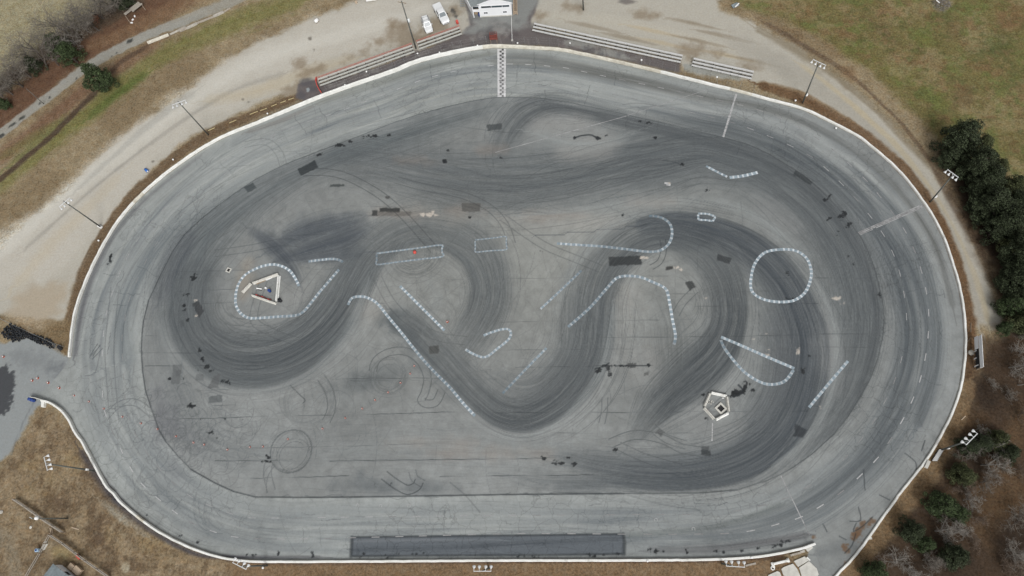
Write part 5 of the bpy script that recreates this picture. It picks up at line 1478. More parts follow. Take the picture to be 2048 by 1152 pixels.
# ------------------------------------------------------------------ vehicles (x forward)
def loft(m, secs):
    q = len(secs[0]); b = []
    for s_ in secs: b += s_
    fs = []
    for k in range(len(secs) - 1):
        for j in range(q):
            fs.append((k * q + j, k * q + (j + 1) % q, (k + 1) * q + (j + 1) % q, (k + 1) * q + j))
    fs.append(tuple(range(q - 1, -1, -1)))
    fs.append(tuple((len(secs) - 1) * q + j for j in range(q)))
    return m.add(b, fs)
def sec(x, w_, z0, zb, tw=.93):
    return [(x, -w_ * .9, z0), (x, -w_, z0 + .25), (x, -w_, zb - .16), (x, -w_ * tw, zb), (x, w_ * tw, zb), (x, w_, zb - .16), (x, w_, z0 + .25), (x, w_ * .9, z0)]
def vehicle(name, label, cat, front, rear, L, W2, belt, roof, cab, kind):
    F, R_ = G(*front, .7), G(*rear, .7)
    d = (F - R_)
    ang = math.atan2(d[1], d[0])
    c = (F + R_) / 2
    t = thing(name, label, cat, (c[0], c[1], 0), ang, 'parked cars above the left bleachers')
    h = L / 2
    m = MB()
    if kind == 'pickup':
        S = [sec(-h, W2 * .93, .45, belt + .02), sec(-h + .12, W2 * .98, .38, belt + .06), sec(-.35 * h, W2, .34, belt + .05), sec(.2 * h, W2, .34, belt + .02), sec(.46 * h, W2 * .99, .34, belt - .02), sec(.8 * h, W2 * .97, .34, belt - .08), sec(.93 * h, W2 * .9, .36, belt - .16), sec(h, W2 * .74, .42, belt - .34)]
    else:
        S = [sec(-h, W2 * .86, .42, belt - .06), sec(-h + .15, W2 * .95, .34, belt), sec(-.4 * h, W2, .30, belt), sec(.25 * h, W2, .30, belt - .02), sec(.5 * h, W2 * .98, .30, belt - .06), sec(.8 * h, W2 * .95, .30, belt - .14), sec(.94 * h, W2 * .86, .32, belt - .24), sec(h, W2 * .7, .38, belt - .40)]
    loft(m, S)
    xr0, xr1, xw0, xw1 = cab           # roof rear, roof front, base rear, base front
    wr, wb = W2 * .74, W2 * .9
    zb = belt - .03
    m.add([(xw0, -wb, zb), (xw1, -wb, zb - .04), (xw1, wb, zb - .04), (xw0, wb, zb), (xr0, -wr, roof - .04), (xr1, -wr, roof - .03), (xr1, wr, roof - .03), (xr0, wr, roof - .04), (xr0 + .15, -wr * .86, roof + .01), (xr1 - .15, -wr * .86, roof + .01), (xr1 - .15, wr * .86, roof + .01), (xr0 + .15, wr * .86, roof + .01)],
          [(0, 1, 5, 4), (1, 2, 6, 5), (2, 3, 7, 6), (3, 0, 4, 7), (4, 5, 9, 8), (5, 6, 10, 9), (6, 7, 11, 10), (7, 4, 8, 11), (8, 9, 10, 11)])
    body = m.build('body', M_CAR, t, bevel=.03)
    def pane(P, nm, mtl, off=.015, thick=.02):
        P = [Vector(p) for p in P]
        n = (P[1] - P[0]).cross(P[3] - P[0]).normalized()
        if n.z < 0: n = -n
        vs = [p + n * off for p in P] + [p + n * (off - thick) for p in P]
        return MB().add(vs, [(0, 1, 2, 3), (7, 6, 5, 4), (0, 4, 5, 1), (1, 5, 6, 2), (2, 6, 7, 3), (3, 7, 4, 0)]).build(nm, mtl, t)
    def mix(a, b, k): return tuple(a[i] * (1 - k) + b[i] * k for i in range(3))
    b1l, b1r, t1l, t1r = (xw1, wb, zb - .04), (xw1, -wb, zb - .04), (xr1, wr, roof - .03), (xr1, -wr, roof - .03)
    def win(bl, br, tl, tr, nm, mt, lo=.08, hi=.93, sd=.07):
        p0, p1 = mix(bl, tl, lo), mix(br, tr, lo)
        p2, p3 = mix(br, tr, hi), mix(bl, tl, hi)
        pane([mix(p0, p1, sd), mix(p1, p0, sd), mix(p2, p3, sd), mix(p3, p2, sd)], nm, mt)
    win(b1l, b1r, t1l, t1r, 'windscreen', M_WINDS)
    b0l, b0r, t0l, t0r = (xw0, wb, zb), (xw0, -wb, zb), (xr0, wr, roof - .04), (xr0, -wr, roof - .04)
    win(b0l, b0r, t0l, t0r, 'rear_window', M_GLASS)
    for bl, br, tl, tr in ((b0l, b1l, t0l, t1l), (b1r, b0r, t1r, t0r)):
        for lo, hi in ((.04, .48), (.52, .93)):
            q = [mix(bl, br, lo), mix(bl, br, hi), mix(tl, tr, hi), mix(tl, tr, lo)]
            q = [mix(q[0], q[3], .14), mix(q[1], q[2], .14), mix(q[1], q[2], .9), mix(q[0], q[3], .9)]
            P = [Vector(p) for p in q]
            n = (P[1] - P[0]).cross(P[3] - P[0]).normalized()
            if n.y * bl[1] < 0: n = -n
            vs = [p + n * .015 for p in P] + [p - n * .01 for p in P]
            MB().add(vs, [(0, 1, 2, 3), (7, 6, 5, 4), (0, 4, 5, 1), (1, 5, 6, 2), (2, 6, 7, 3), (3, 7, 4, 0)]).build('side_window', M_GLASS, t)
    wr_ = .40 if kind == 'pickup' else .34
    for sx in (-.6 * h, .62 * h):
        for sy in (-1, 1):
            Rm = Matrix.Rotation(math.pi / 2, 3, 'X')
            wh = MB().ring(wr_ - .11, .11, (sx, sy * (W2 - .10), wr_), 18, 8, Rm).build('wheel', M_TYRE, t, smooth=True)
            MB().tube((sx, sy * (W2 - .18), wr_), (sx, sy * (W2 - .02), wr_), wr_ * .6, wr_ * .55, 14).build('rim', M_CHROME, wh)
    for sy in (-1, 1):
        MB().box((h - .16, sy * W2 * .66, belt - .33), (.18, .34, .16)).build('headlight', M_LAMPG, t)
        MB().box((-h + .02, sy * W2 * .8, belt - .22), (.08, .18, .34)).build('tail_light', M_RED, t)
        MB().box((xw1 - .25, sy * (W2 + .1), zb + .12), (.14, .26, .18)).build('mirror', M_CAR if kind != 'pickup' else M_TRIM, t, bevel=.03)
    MB().box((h - .04, 0, belt - .42), (.08, W2 * .9, .18)).build('grille', M_TRIM, t)
    MB().box((h + .03, 0, .46), (.16, W2 * 1.6, .2)).build('bumper', M_CHROME if kind == 'pickup' else M_CAR, t, bevel=.03)
    MB().box((-h - .03, 0, .5), (.16, W2 * 1.7, .2)).build('bumper', M_CHROME if kind == 'pickup' else M_CAR, t, bevel=.03)
    if kind == 'pickup':
        MB().box((-.62 * h, 0, belt + .11), (.68 * h, W2 * 1.72, .07)).build('bed_cover', M_CAR, t, bevel=.02)
    else:
        for sy in (-1, 1): MB().beam((xr0 + .25, sy * wr * .88, roof + .06), (xr1 - .2, sy * wr * .88, roof + .06), .05, .05).build('roof_rail', M_TRIM, t)
        for x in (xr0 + .55, xr1 - .6): MB().beam((x, -wr * .85, roof + .08), (x, wr * .85, roof + .08), .06, .03).build('roof_bar', M_STEEL, t)
    return t
vehicle('pickup_truck', 'large white pickup truck with a covered bed parked beside the building', 'pickup truck', (892.5,45.5), (872.5,9.5), 5.9, 1.0, 1.12, 1.86, (-.5, .75, -.85, 1.45), 'pickup')
vehicle('estate_car', 'small white estate car parked left of the white pickup truck', 'car', (858.5,61.5), (849,34.5), 4.5, .92, .96, 1.55, (-1.75, .3, -2.1, 1.0), 'estate')

# ------------------------------------------------------------------ things at the top edge
c = G(634, 44)
t = thing('water_tank', 'white plastic tank standing alone on the gravel at the top', 'tank', c, .9)
MB().tube((-.45, 0, .45), (.45, 0, .45), .38, .38, 14).build('tank', WHITE, t, smooth=True)
m = MB()
for x in (-.3, .3): m.box((x, 0, .06), (.12, .7, .12))
m.build('cradle', M_TIMBERB, t)
p = [G(734,6.5), G(754.5,3.5), G(751,-30), G(731,-28)]
c = (p[0] + p[2]) / 2
t = thing('trailer', 'white box trailer cut off by the top edge of the picture', 'trailer', p[0])
MB().prism([(q[0], q[1]) for q in p], .45, 1.5).build('body', WHITE, t, p[0], bevel=.04)
m = MB()
for q in (p[0] * .5 + p[3] * .5, p[1] * .5 + p[2] * .5): m.ring(.26, .09, (q[0], q[1], .33), 14, 6, Matrix.Rotation(math.pi / 2, 3, 'Y'))
m.build('wheels', M_TYRE, t, p[0])
c = G(713, 6)
single('bucket', MB().lathe([(.24, 0), (.3, .4), (.31, .42)], 12, c), M_CRATE, 'pale orange bucket on dead grass left of the white trailer', 'bucket', c)
# broken bench table in the leaves
c = G(262, 26)
t = thing('old_bleacher', 'broken grey timber bleacher in red leaves beside the wood at top left', 'bleachers', c)
for a_, b_, wd, z in (((249,29),(264,17),.75,.5),((262,21),(280,6),1.5,.75),((270,18),(284,7),.5,.95)):
    A_, B_ = G(*a_, z), G(*b_, z)
    MB().beam(A_, B_, wd, .08).build('plank', M_TIMBER, t, c)
for a_, b_ in (((251,32),(260,45)),((283,9),(291,20))):
    A_, B_ = G(*a_, .45), G(*b_, .1)
    MB().beam(A_, B_, .14, .14).build('beam', M_TIMBERB, t, c)
for k, (a_, b_) in enumerate(((264,46),(266,40),(270,33))):
    c = G(a_, b_)
    single('paper_scrap', MB().box(c + [0, 0, .1], (.5, .3, .2), k), WHITE, ['white scrap of litter at the foot of the broken bleacher beam', 'white scrap of litter below the broken bleacher', 'white scrap of litter touching the broken bleacher'][k], 'litter', c)
A_, B_ = G(296.5,87.5), G(339,71)
single('concrete_barrier', MB().beam(A_ + [0, 0, .3], B_ + [0, 0, .3], .42, .6), M_WALLOLD, 'whitewashed concrete barrier lying beside the lane at upper left', 'barrier', A_, bevel=.06)
pr = [((341,70),(360,61),.3,.35),((360,63),(374,56.5),.7,.5),((374,58),(395,48),.5,.4),((395,47.5),(428,34.5),.3,.35),((428,34),(448,25),.55,.4),((448,25),(461,17),.2,.3)]
for k, (a_, b_, wd, h_) in enumerate(pr):
    A_, B_ = G(*a_), G(*b_)
    single('guard_rail', MB().beam(A_ + [0, 0, h_ / 2 + .02], B_ + [0, 0, h_ / 2 + .02], wd, h_), M_TIMBER if k % 2 else M_CONCD, ORD[k] + ' grey guard beam up the lane from the whitewashed barrier', 'guard beam', A_, 'guard beams along the lane', bevel=.03)
c = G(1470, 13)
t = thing('scrap_sheet', 'crumpled dark metal sheet with a white edge lying on dirt at the top right', 'scrap', c)
MB().box((0, .1, .25), (1.5, .9, .05), .5, Matrix.Rotation(.2, 3, 'X')).build('sheet', M_ROOFB, t)
MB().beam(G(1470.5,14, .4) - c, G(1478,6.5, .4) - c, .25, .08).build('edge', WHITE, t)
# brush heap
def twig_heap(name, c, r_, h_, n_, label, cat, m_):
    k = MB()
    q = random.Random(int(c[0] * 10))
    for i in range(n_):
        a = q.uniform(0, 6.28); d = r_ * math.sqrt(q.random())
        p = Vector((c[0] + d * math.cos(a), c[1] + d * math.sin(a), q.uniform(0, h_) * (1 - d / r_ * .7)))
        v = Vector((q.gauss(0, 1), q.gauss(0, 1), q.gauss(0, .35))).normalized() * q.uniform(.3, 1.0)
        k.tube(p, p + v, .035, .012, 3, False)
    return single(name, k, m_, label, cat, c)
twig_heap('brush_heap', G(1882, 9), 1.7, .8, 260, 'heap of pale cut brush on the grass at the top right corner', 'brush heap', M_BARKP)
single('scrap_board', MB().box(G(1876, 3, .85), (.2, .9, .05), .6), WHITE, 'white board lying on the heap of cut brush', 'scrap', G(1876, 3))
# yellow logs
for k, (a_, b_) in enumerate([((417,262),(430,256)),((459,246.5),(473,240.5)),((500,229.5),(516,223)),((521,222),(534,217)),((543,213.5),(554,208.5)),((561,206.5),(572,202)),((577,200.5),(588,196.5))]):
    A_, B_ = G(*a_), G(*b_)
    single('log', MB().tube(A_ + [0, 0, .12], B_ + [0, 0, .1], .10, .09, 8), M_YELLOW, ['yellow log at the foot of the upper left light pole', 'yellow log next up the row from the light pole', 'third yellow log up the row from the light pole', 'middle yellow log of the row along the wall', 'third yellow log down from the dark paved pad', 'second yellow log down from the dark paved pad', 'yellow log nearest the dark paved pad'][k], 'log', A_, 'yellow logs along the wall')

# ------------------------------------------------------------------ barrels and bins
def barrel(px, py, m_, label, cat='barrel', rr=.3, hh=.9, top=None, lying=False):
    c = G(px, py)
    t = thing('barrel', label, cat, c)
    k = MB()
    if lying: k.tube((-hh / 2, 0, rr), (hh / 2, 0, rr), rr, rr, 14)
    else: k.lathe([(rr * .9, 0), (rr, .05), (rr, hh * .32), (rr * 1.04, hh * .35), (rr, hh * .38), (rr, hh * .64), (rr * 1.04, hh * .67), (rr, hh * .7), (rr, hh - .04), (rr * .93, hh)], 14)
    k.build('body', m_, t, smooth=True)
    if top and not lying: MB().lathe([(rr * .6, hh - .01), (rr * .55, hh + .04)], 12).build('lid', top, t)
    if lying: t.rotation_euler.z = -.7; MB().tube((hh / 2 - .01, 0, rr), (hh / 2 + .03, 0, rr), rr * .6, rr * .6, 12).build('lid', top or m_, t)
    return t
barrel(294.5, 342, M_BLUE, 'bright blue barrel lying at the edge of the gravel by the left wall', lying=True, top=WHITE, hh=.85)
barrel(64.5, 799.5, M_DBLUE, 'left dark blue barrel of the two at the end of the low wall')
barrel(69.5, 801.5, M_DBLUE, 'right dark blue barrel of the two at the end of the low wall')
barrel(79.5, 1100.5, mat('pale_blue_plastic', (.32, .44, .55), .45), 'pale blue barrel with a dark top beside the fence at lower left', top=M_DBLUE)
A_, B_ = G(157, 1110), G(162, 1116)
t = thing('red_cart', 'small bright red cart beside the fence at lower left', 'cart', A_, math.atan2(B_[1] - A_[1], B_[0] - A_[0]))
l = float(np.linalg.norm(B_ - A_)) + .15
MB().box((l / 2, 0, .42), (l, .42, .3)).build('tub', M_RED, t, bevel=.03)
MB().box((l / 2, 0, .60), (l * .8, .3, .1)).build('tub_rim', M_RED, t)
for x in (.12, l - .12):
    for y in (-.22, .22): MB().ring(.1, .05, (x, y, .15), 10, 6, Matrix.Rotation(math.pi / 2, 3, 'X')).build('wheel', M_TYRE, t)

# ------------------------------------------------------------------ lower left yard
def fence(pts, label, rails=(.5, 1.0), posts=None, material=M_TIMBER, r_=.07, cap=.14):
    W = [G(*p) for p in pts]
    t = thing('fence', label, 'fence', W[0])
    m = MB()
    for a_, b_ in zip(W, W[1:]):
        for z in rails: m.beam((a_[0], a_[1], z), (b_[0], b_[1], z), cap, .12)
    m.build('rail', material, t, W[0])
    for a_, b_ in zip(W, W[1:]):
        L = np.linalg.norm(b_ - a_); n_ = max(1, int(L / 2.2))
        for k in range(n_ + (b_ is W[-1])):
            p = a_ + (b_ - a_) * k / n_
            MB().box((p[0], p[1], .55), (r_ * 2, r_ * 2, 1.12)).build('post', M_TIMBERB, t, W[0])
    return t
fence([(33,999),(57,1015),(92,1040),(130,1065)], 'grey timber fence passing under the yard light at lower left', (.35, .7, 1.02), cap=.15)
fence([(104,1070),(130,1087),(175,1121),(222,1154)], 'long grey timber fence beside the red cart at lower left', (.4, .85, 1.02), cap=.12)
fence([(103,1071),(95,1087),(84,1107),(55,1156)], 'leaning grey fence behind the pale blue barrel at lower left', (.4, .85), cap=.08)
fence([(106,1055),(108,1068)], 'short pale gate stub joining the two timber fences', (.3, .7), cap=.12, material=M_CRATE)
cn = G(107, 1130, 2.0)
p1, p2 = G(91.5, 1153, 2.0), G(136, 1153, 2.0)
d1 = (p1 - cn) / np.linalg.norm(p1 - cn); d2 = (p2 - cn) / np.linalg.norm(p2 - cn)
d1 = np.array([-d2[1], d2[0], 0]) * (1 if np.dot([-d2[1], d2[0]], d1[:2]) > 0 else -1)
q = [cn, cn + d1 * 4.2, cn + d1 * 4.2 + d2 * 6, cn + d2 * 6]
t = thing('shed', 'low white shed with a grey metal roof at the bottom left corner', 'shed', (cn[0], cn[1], 0))
org = (cn[0], cn[1], 0)
MB().prism([(v[0], v[1]) for v in q], 0, 1.95).build('wall', M_SIDING, t, org)
ctr = sum(q) / 4
m = MB()
qq = [v + (v - ctr) / np.linalg.norm(v - ctr) * .22 for v in q]
zz = [2.0, 2.35, 2.35, 2.0]
m.add([(v[0], v[1], z) for v, z in zip(qq, zz)] + [(v[0], v[1], z + .06) for v, z in zip(qq, zz)], [(0, 1, 2, 3), (7, 6, 5, 4), (0, 4, 5, 1), (1, 5, 6, 2), (2, 6, 7, 3), (3, 7, 4, 0)])
m.build('roof', M_ROOFB, t, org)
m = MB()
for k in range(9):
    a_ = qq[0] + (qq[3] - qq[0]) * (k + .5) / 9; b_ = qq[1] + (qq[2] - qq[1]) * (k + .5) / 9
    m.beam((a_[0], a_[1], 2.08), (b_[0], b_[1], 2.43), .05, .05)
m.build('roof_rib', M_ROOFB, t, org)
n_ = -d1
wc = cn + d2 * 2.6 + n_ * .02
MB().box((wc[0], wc[1], 1.2), (1.0, .06, .7), math.atan2(d2[1], d2[0])).build('window', M_GLASS, t, org)
wc = cn + d2 * 4.6 + n_ * .02
MB().box((wc[0], wc[1], .95), (.9, .06, 1.8), math.atan2(d2[1], d2[0])).build('door', M_SIDING, t, org)
for (px, py, sx, sy, hh, lb) in ((146.7,1133,.95,.75,.6,'smaller tan plywood crate beside the white shed'), (158.6,1140.8,1.35,.95,.7,'larger tan plywood crate beside the white shed')):
    c = G(px, py)
    t = thing('crate', lb, 'crate', c, -.55, 'plywood crates by the shed')
    MB().box((0, 0, hh / 2), (sx, sy, hh)).build('box', M_CRATE, t)
    m = MB()
    for y in (-sy / 2, sy / 2): m.box((0, y, hh + .012), (sx + .04, .08, .03))
    for x in (-sx / 2, sx / 2): m.box((x, 0, hh + .02), (.08, sy - .1, .03))
    m.build('lid_batten', M_CRATE, t)
A_, B_ = G(144, 1055), G(158, 1059)
single('plank', MB().beam(A_ + [0, 0, .06], B_ + [0, 0, .06], .16, .07), M_CRATE, 'pale loose plank lying on brown grass right of the yard light', 'plank', A_)
c = G(62, 1054.5)
single('stone', MB().lathe([(.2, 0), (.26, .08), (.18, .16)], 9, c), M_CONC, 'pale flat stone on the ground below the yard light', 'stone', c)
c = G(3, 1024)
single('stone', MB().lathe([(.3, 0), (.36, .1), (.22, .2)], 9, c), M_CONCD, 'dark stone at the left edge of the picture', 'stone', c)
c = G(90, 1118)
single('slab', MB().prism([tuple(G(x, y)[:2]) for x, y in ((83,1096),(88,1084),(94,1082),(96,1088),(90,1099),(85,1101))], 0, .08), M_CONC, 'worn pale board on the ground beside the pale blue barrel', 'board', G(88, 1092))

# ------------------------------------------------------------------ lower right corner
S = [([(1587,1122),(1608.6,1112.6),(1617,1121),(1595.5,1134)], 'pale concrete slab nearest the track at the lower right exit'),
     ([(1562,1138),(1567,1134),(1585.5,1127),(1594,1137.5),(1601,1154),(1580,1158),(1566,1150)], 'pale concrete slab left of the slab with the rounded corner'),
     ([(1597.5,1135.5),(1617.5,1122),(1633,1137),(1637,1149),(1632,1156),(1604,1156)], 'largest pale concrete slab with a rounded corner at the exit'),
     ([(1536,1150),(1554,1142),(1559,1144),(1564,1156),(1534,1162)], 'leftmost pale concrete slab cut by the bottom edge')]
for pts, lb in S:
    c = G(*pts[0])
    single('concrete_slab', MB().prism([tuple(G(*p)[:2]) for p in pts], 0, .16 + rp.uniform(0, .05)), M_CONC, lb, 'slab', c, 'concrete slabs at the exit', bevel=.03)
c = G(1615, 1117)
single('slab_edge', MB().beam(G(1613.5, 1114.5, .25), G(1620, 1121, .25), .2, .2), M_WALL, 'short white kerb piece on the edge of the top concrete slab', 'kerb', c)
A_, B_ = G(1545, 1128), G(1577, 1120.5)
t = thing('concrete_barrier', 'toppled white concrete barrier above the concrete slabs', 'barrier', A_)
MB().beam(A_ + [0, 0, .3], B_ + [0, 0, .3], .36, .6).build('body', M_WALL, t, A_, bevel=.08)
MB().box(A_ + [0, -.15, .15], (.4, .8, .3), .3).build('foot', M_WALL, t, A_, bevel=.05)
MB().box(B_ + [-.1, 0, .15], (.35, .6, .3), .3).build('foot', M_WALL, t, A_, bevel=.05)
c = G(1545, 1136)
single('concrete_ring', MB().ring(.26, .09, (c[0], c[1], .12), 18, 8), M_WALL, 'white concrete ring lying beside the toppled barrier', 'ring', c, smooth=True)
for k, (a_, b_, wd, hh, m_, lb) in enumerate([((1580,1111),(1601,1105),.3,.3,M_TIMBER,'weathered beam lying above the concrete slabs'), ((1600,1104),(1609,1102),.35,.25,M_CONCD,'short broken beam at the end of the weathered beam'), ((1612,1100.5),(1622,1092.5),.55,.45,M_CONC,'pale concrete block behind the right end of the bottom wall'), ((1491,1131.5),(1511.5,1126.5),.28,.12,M_TIMBER,'pair of grey planks lying below the bottom right floodlights'), ((1850,936),(1856,922),.5,.45,M_CONC,'pale concrete block leaning on the outside of the lower right wall'), ((1737,1077),(1743,1076),.35,.2,M_CONC,'small pale stone lying on leaves outside the lower right wall')]):
    A_, B_ = G(*a_), G(*b_)
    single('block' if 'block' in lb else ('stone' if 'stone' in lb else 'beam'), MB().beam(A_ + [0, 0, hh / 2], B_ + [0, 0, hh / 2], wd, hh), m_, lb, 'block' if 'block' in lb else ('stone' if 'stone' in lb else 'beam'), A_, bevel=.03)
P = [G(1876,900.5), G(1885.5,900), G(1872.5,922), G(1862.5,922)]
t = thing('pallet', 'long grey slatted pallet outside the lower right wall', 'pallet', P[0])
for k in range(9):
    a_ = P[0] + (P[3] - P[0]) * k / 8.3; b_ = P[1] + (P[2] - P[1]) * k / 8.3
    MB().beam((a_[0], a_[1], .32), (b_[0], b_[1], .32), .2, .04).build('slat', M_SEATB, t, P[0])
for e0, e1 in ((P[0], P[3]), (P[1], P[2])):
    MB().beam((e0[0], e0[1], .15), (e1[0], e1[1], .15), .1, .29).build('bearer', M_FOOT, t, P[0])
A_, B_ = G(1922.5, 850), G(1930, 833)
single('plank', MB().beam(G(1923, 840, .1), G(1931, 832, .1), .14, .06), M_CRATE, 'loose pale plank on leaves below the white hoarding', 'plank', A_)

# white hoarding outside the right turn
a_, b_ = G(1947.5, 672), G(1944.5, 738)
a_, b_ = G(1947.3, 676), G(1947.5, 742)
a_ = G(1945.8, 678); b_ = G(1949.2, 741)
t = thing('hoarding', 'long white plank hoarding with a broken black lower half beside the right wall', 'hoarding', a_)
L = float(np.linalg.norm(b_ - a_)); d = (b_ - a_) / L
n_ = np.array([-d[1], d[0], 0])                       # away from the track
if n_[0] < 0: n_ = -n_
ang = math.atan2(d[1], d[0])
def pl(s0, s1, z0, z1, nm, m_, off=0.0, th=.06):
    c = a_ + d * (s0 + s1) / 2 * L + n_ * (off)
    MB().box((c[0], c[1], (z0 + z1) / 2), ((s1 - s0) * L, th, z1 - z0), ang).build(nm, m_, t, a_)
pl(0, 1, 1.55, 2.55, 'upper_panel', M_SIDING, .10)
pl(-.02, .38, .45, 1.52, 'lower_panel', M_SIDING)
pl(.38, .97, .5, 1.52, 'black_panel', M_DARK, .02)
for k in range(7):
    s0 = .40 + k * .08 + rp.uniform(-.01, .01)
    pl(s0, s0 + .03, .1, .9 + rp.uniform(0, .6), 'loose_slat', M_DARK if k % 3 else M_SIDING, -.06, .04)
for s_ in (.02, .33, .66, .98): 
    c = a_ + d * s_ * L + n_ * .2
    MB().box((c[0], c[1], 1.25), (.12, .12, 2.5), ang).build('post', M_TIMBERB, t, a_)
c = G(1941, 706)
single('boulder', MB().lathe([(.3, 0), (.5, .15), (.45, .4), (.2, .55)], 8, c), M_CONCD, 'grey boulder in front of the white hoarding', 'boulder', c)
for k, (p, q) in enumerate((((1936,683),(1940,676)), ((1941,664),(1941.5,646)))):
    A_, B_ = G(*p), G(*q)
    single('stick', MB().tube(A_ + [0, 0, .08], B_ + [0, 0, .08], .06, .05, 6), M_TIMBERB, ['short fallen stick between the right wall and the hoarding', 'long thin stick lying north of the hoarding'][k], 'stick', A_)

# ------------------------------------------------------------------ islands on the infield
def jersey(p, q, m_, label, group, h_=.55, wd=.5, cat='barrier'):
    A_, B_ = G(*p, .25), G(*q, .25)
    A_[2] = B_[2] = 0
    d = (B_ - A_); L = float(np.linalg.norm(d)); d /= L
    t = thing('concrete_barrier', label, cat, A_, math.atan2(d[1], d[0]), group)
    m = MB()
    prof = [(-wd / 2, 0), (-wd / 2, .1), (-wd * .3, .22), (-wd * .2, h_), (wd * .2, h_), (wd * .3, .22), (wd / 2, .1), (wd / 2, 0)]
    loft(m, [[(x, y, z) for y, z in prof] for x in (0, L * .5, L)])
    m.build('body', m_, t, bevel=.02)
    m = MB()
    for x in (L * .25, L * .75): m.ring(.05, .015, (x, 0, h_ + .03), 8, 5, Matrix.Rotation(math.pi / 2, 3, 'X'))
    m.build('lifting_eye', M_RUST, t)
    return t
GP = 'concrete barriers of the pentagon island'
jersey((1409,812),(1420,787), M_CONC, 'grey barrier forming the upper left side of the pentagon island', GP)
jersey((1423,785),(1453,791.5), M_WALL, 'white barrier forming the top side of the pentagon island', GP)
jersey((1454,794),(1457.5,822.5), M_CONC, 'grey barrier forming the right side of the pentagon island', GP)
jersey((1456.5,826),(1432,839), M_WALL, 'white barrier forming the lower right side of the pentagon island', GP)
jersey((1428.5,837.5),(1408.5,815.5), M_CONC, 'grey barrier forming the lower left side of the pentagon island', GP)
GT = 'concrete barriers of the triangle island'
jersey((506,566.5),(556.5,548), M_CONC, 'long grey barrier forming the top side of the triangle island', GT, .6, .55)
jersey((557.5,551.5),(553,602), M_WALL, 'long white barrier forming the right side of the triangle island', GT, .6, .6)
jersey((504,590.5),(552,607), M_CONC, 'pale barrier with red cans behind it forming the lower side of the triangle island', GT, .5, .5)
jersey((484.5,584.5),(501.5,566.5), M_CONC, 'short grey barrier at the left tip of the triangle island', GT, .5, .6)
A_, B_ = G(533,560), G(545,554.5)
single('board', MB().beam(A_ + [0, 0, .12], B_ + [0, 0, .12], .3, .2), WHITE, 'white board lying along the inside of the top triangle barrier', 'board', A_)
A_, B_ = G(513,568), G(531,560.5)
single('beam', MB().beam(A_ + [0, 0, .08], B_ + [0, 0, .08], .35, .14), M_TIMBERB, 'brown beam lying along the inside of the top triangle barrier', 'beam', A_)
c = G(519, 578)
t = thing('bent_sheet', 'pale bent sheet lying in the middle of the triangle island', 'debris', c, -.15)
MB().box((0, 0, .18), (1.1, .22, .05), 0, Matrix.Rotation(.4, 3, 'X')).build('sheet', WHITE, t)
MB().box((.1, -.15, .08), (.9, .18, .12)).build('frame', M_DARK, t)
c = G(532.5, 577)
single('bucket', MB().lathe([(.15, 0), (.19, .36), (.2, .38), (.17, .38)], 12, c), WHITE, 'white bucket standing beside the blue barrel in the triangle island', 'bucket', c)
barrel(540.5, 583, M_DBLUE, 'dark blue barrel standing inside the triangle island', rr=.27, hh=.8, top=M_DBLUE)
for k in range(8):
    c = G(514 + k * 3.9, 590.6 + k * 1.35 + rp.uniform(-.6, .6))
    t = thing('fuel_can', ['leftmost', 'second from left', 'third from left', 'fourth from left', 'fourth from right', 'third from right', 'second from right', 'rightmost'][k] + ' red can of the row behind the lower triangle barrier', 'can', c, rp.uniform(-.6, .3), 'red cans inside the triangle island')
    MB().box((0, 0, .16), (.30, .2, .32)).build('body', M_RUST if k % 3 else M_RED, t, bevel=.03)
    MB().tube((.08, 0, .32), (.1, 0, .38), .03, .03, 8).build('cap', M_TRIM, t)
c = G(1420, 806)
mb = MB()
for k in range(9):
    mb.box((c[0] + rp.gauss(0, .22), c[1] + rp.gauss(0, .18), .07), (rp.uniform(.12, .3), rp.uniform(.1, .2), .13), rp.uniform(0, 3))
single('rubble_heap', mb, M_CONC, 'small heap of pale rubble inside the pentagon island', 'rubble', c)
c = G(1446, 796.5)
single('board', MB().box((c[0], c[1], .04), (.35, .12, .06), .1), WHITE, 'small white scrap inside the top of the pentagon island', 'scrap', c)
def drain(px, py, s_, rz, label, h_=.12, open_=.6):
    c = G(px, py)
    t = thing('drain_box', label, 'drain', c, rz)
    b = s_ * (1 - open_) / 2
    for k in range(4):
        a = k * math.pi / 2
        MB().box((math.cos(a) * (s_ - b) / 2, math.sin(a) * (s_ - b) / 2, h_ / 2), (b, s_ if k % 2 == 0 else s_ - 2 * b, h_), a).build('kerb', M_CONC, t)
    MB().box((0, 0, .02), (s_ * open_, s_ * open_, .03)).build('grate', M_DARK, t)
    m = MB()
    for k in range(5): m.box((-s_ * open_ / 2 + s_ * open_ * (k + .5) / 5, 0, .045), (.04, s_ * open_, .02))
    m.build('grate_bar', M_FOOT, t)
drain(457.5, 540.5, .95, -.35, 'small square drain with a pale kerb left of the triangle island')
drain(1441.5, 817, 1.5, .75, 'square drain with a pale kerb inside the pentagon island', .2)
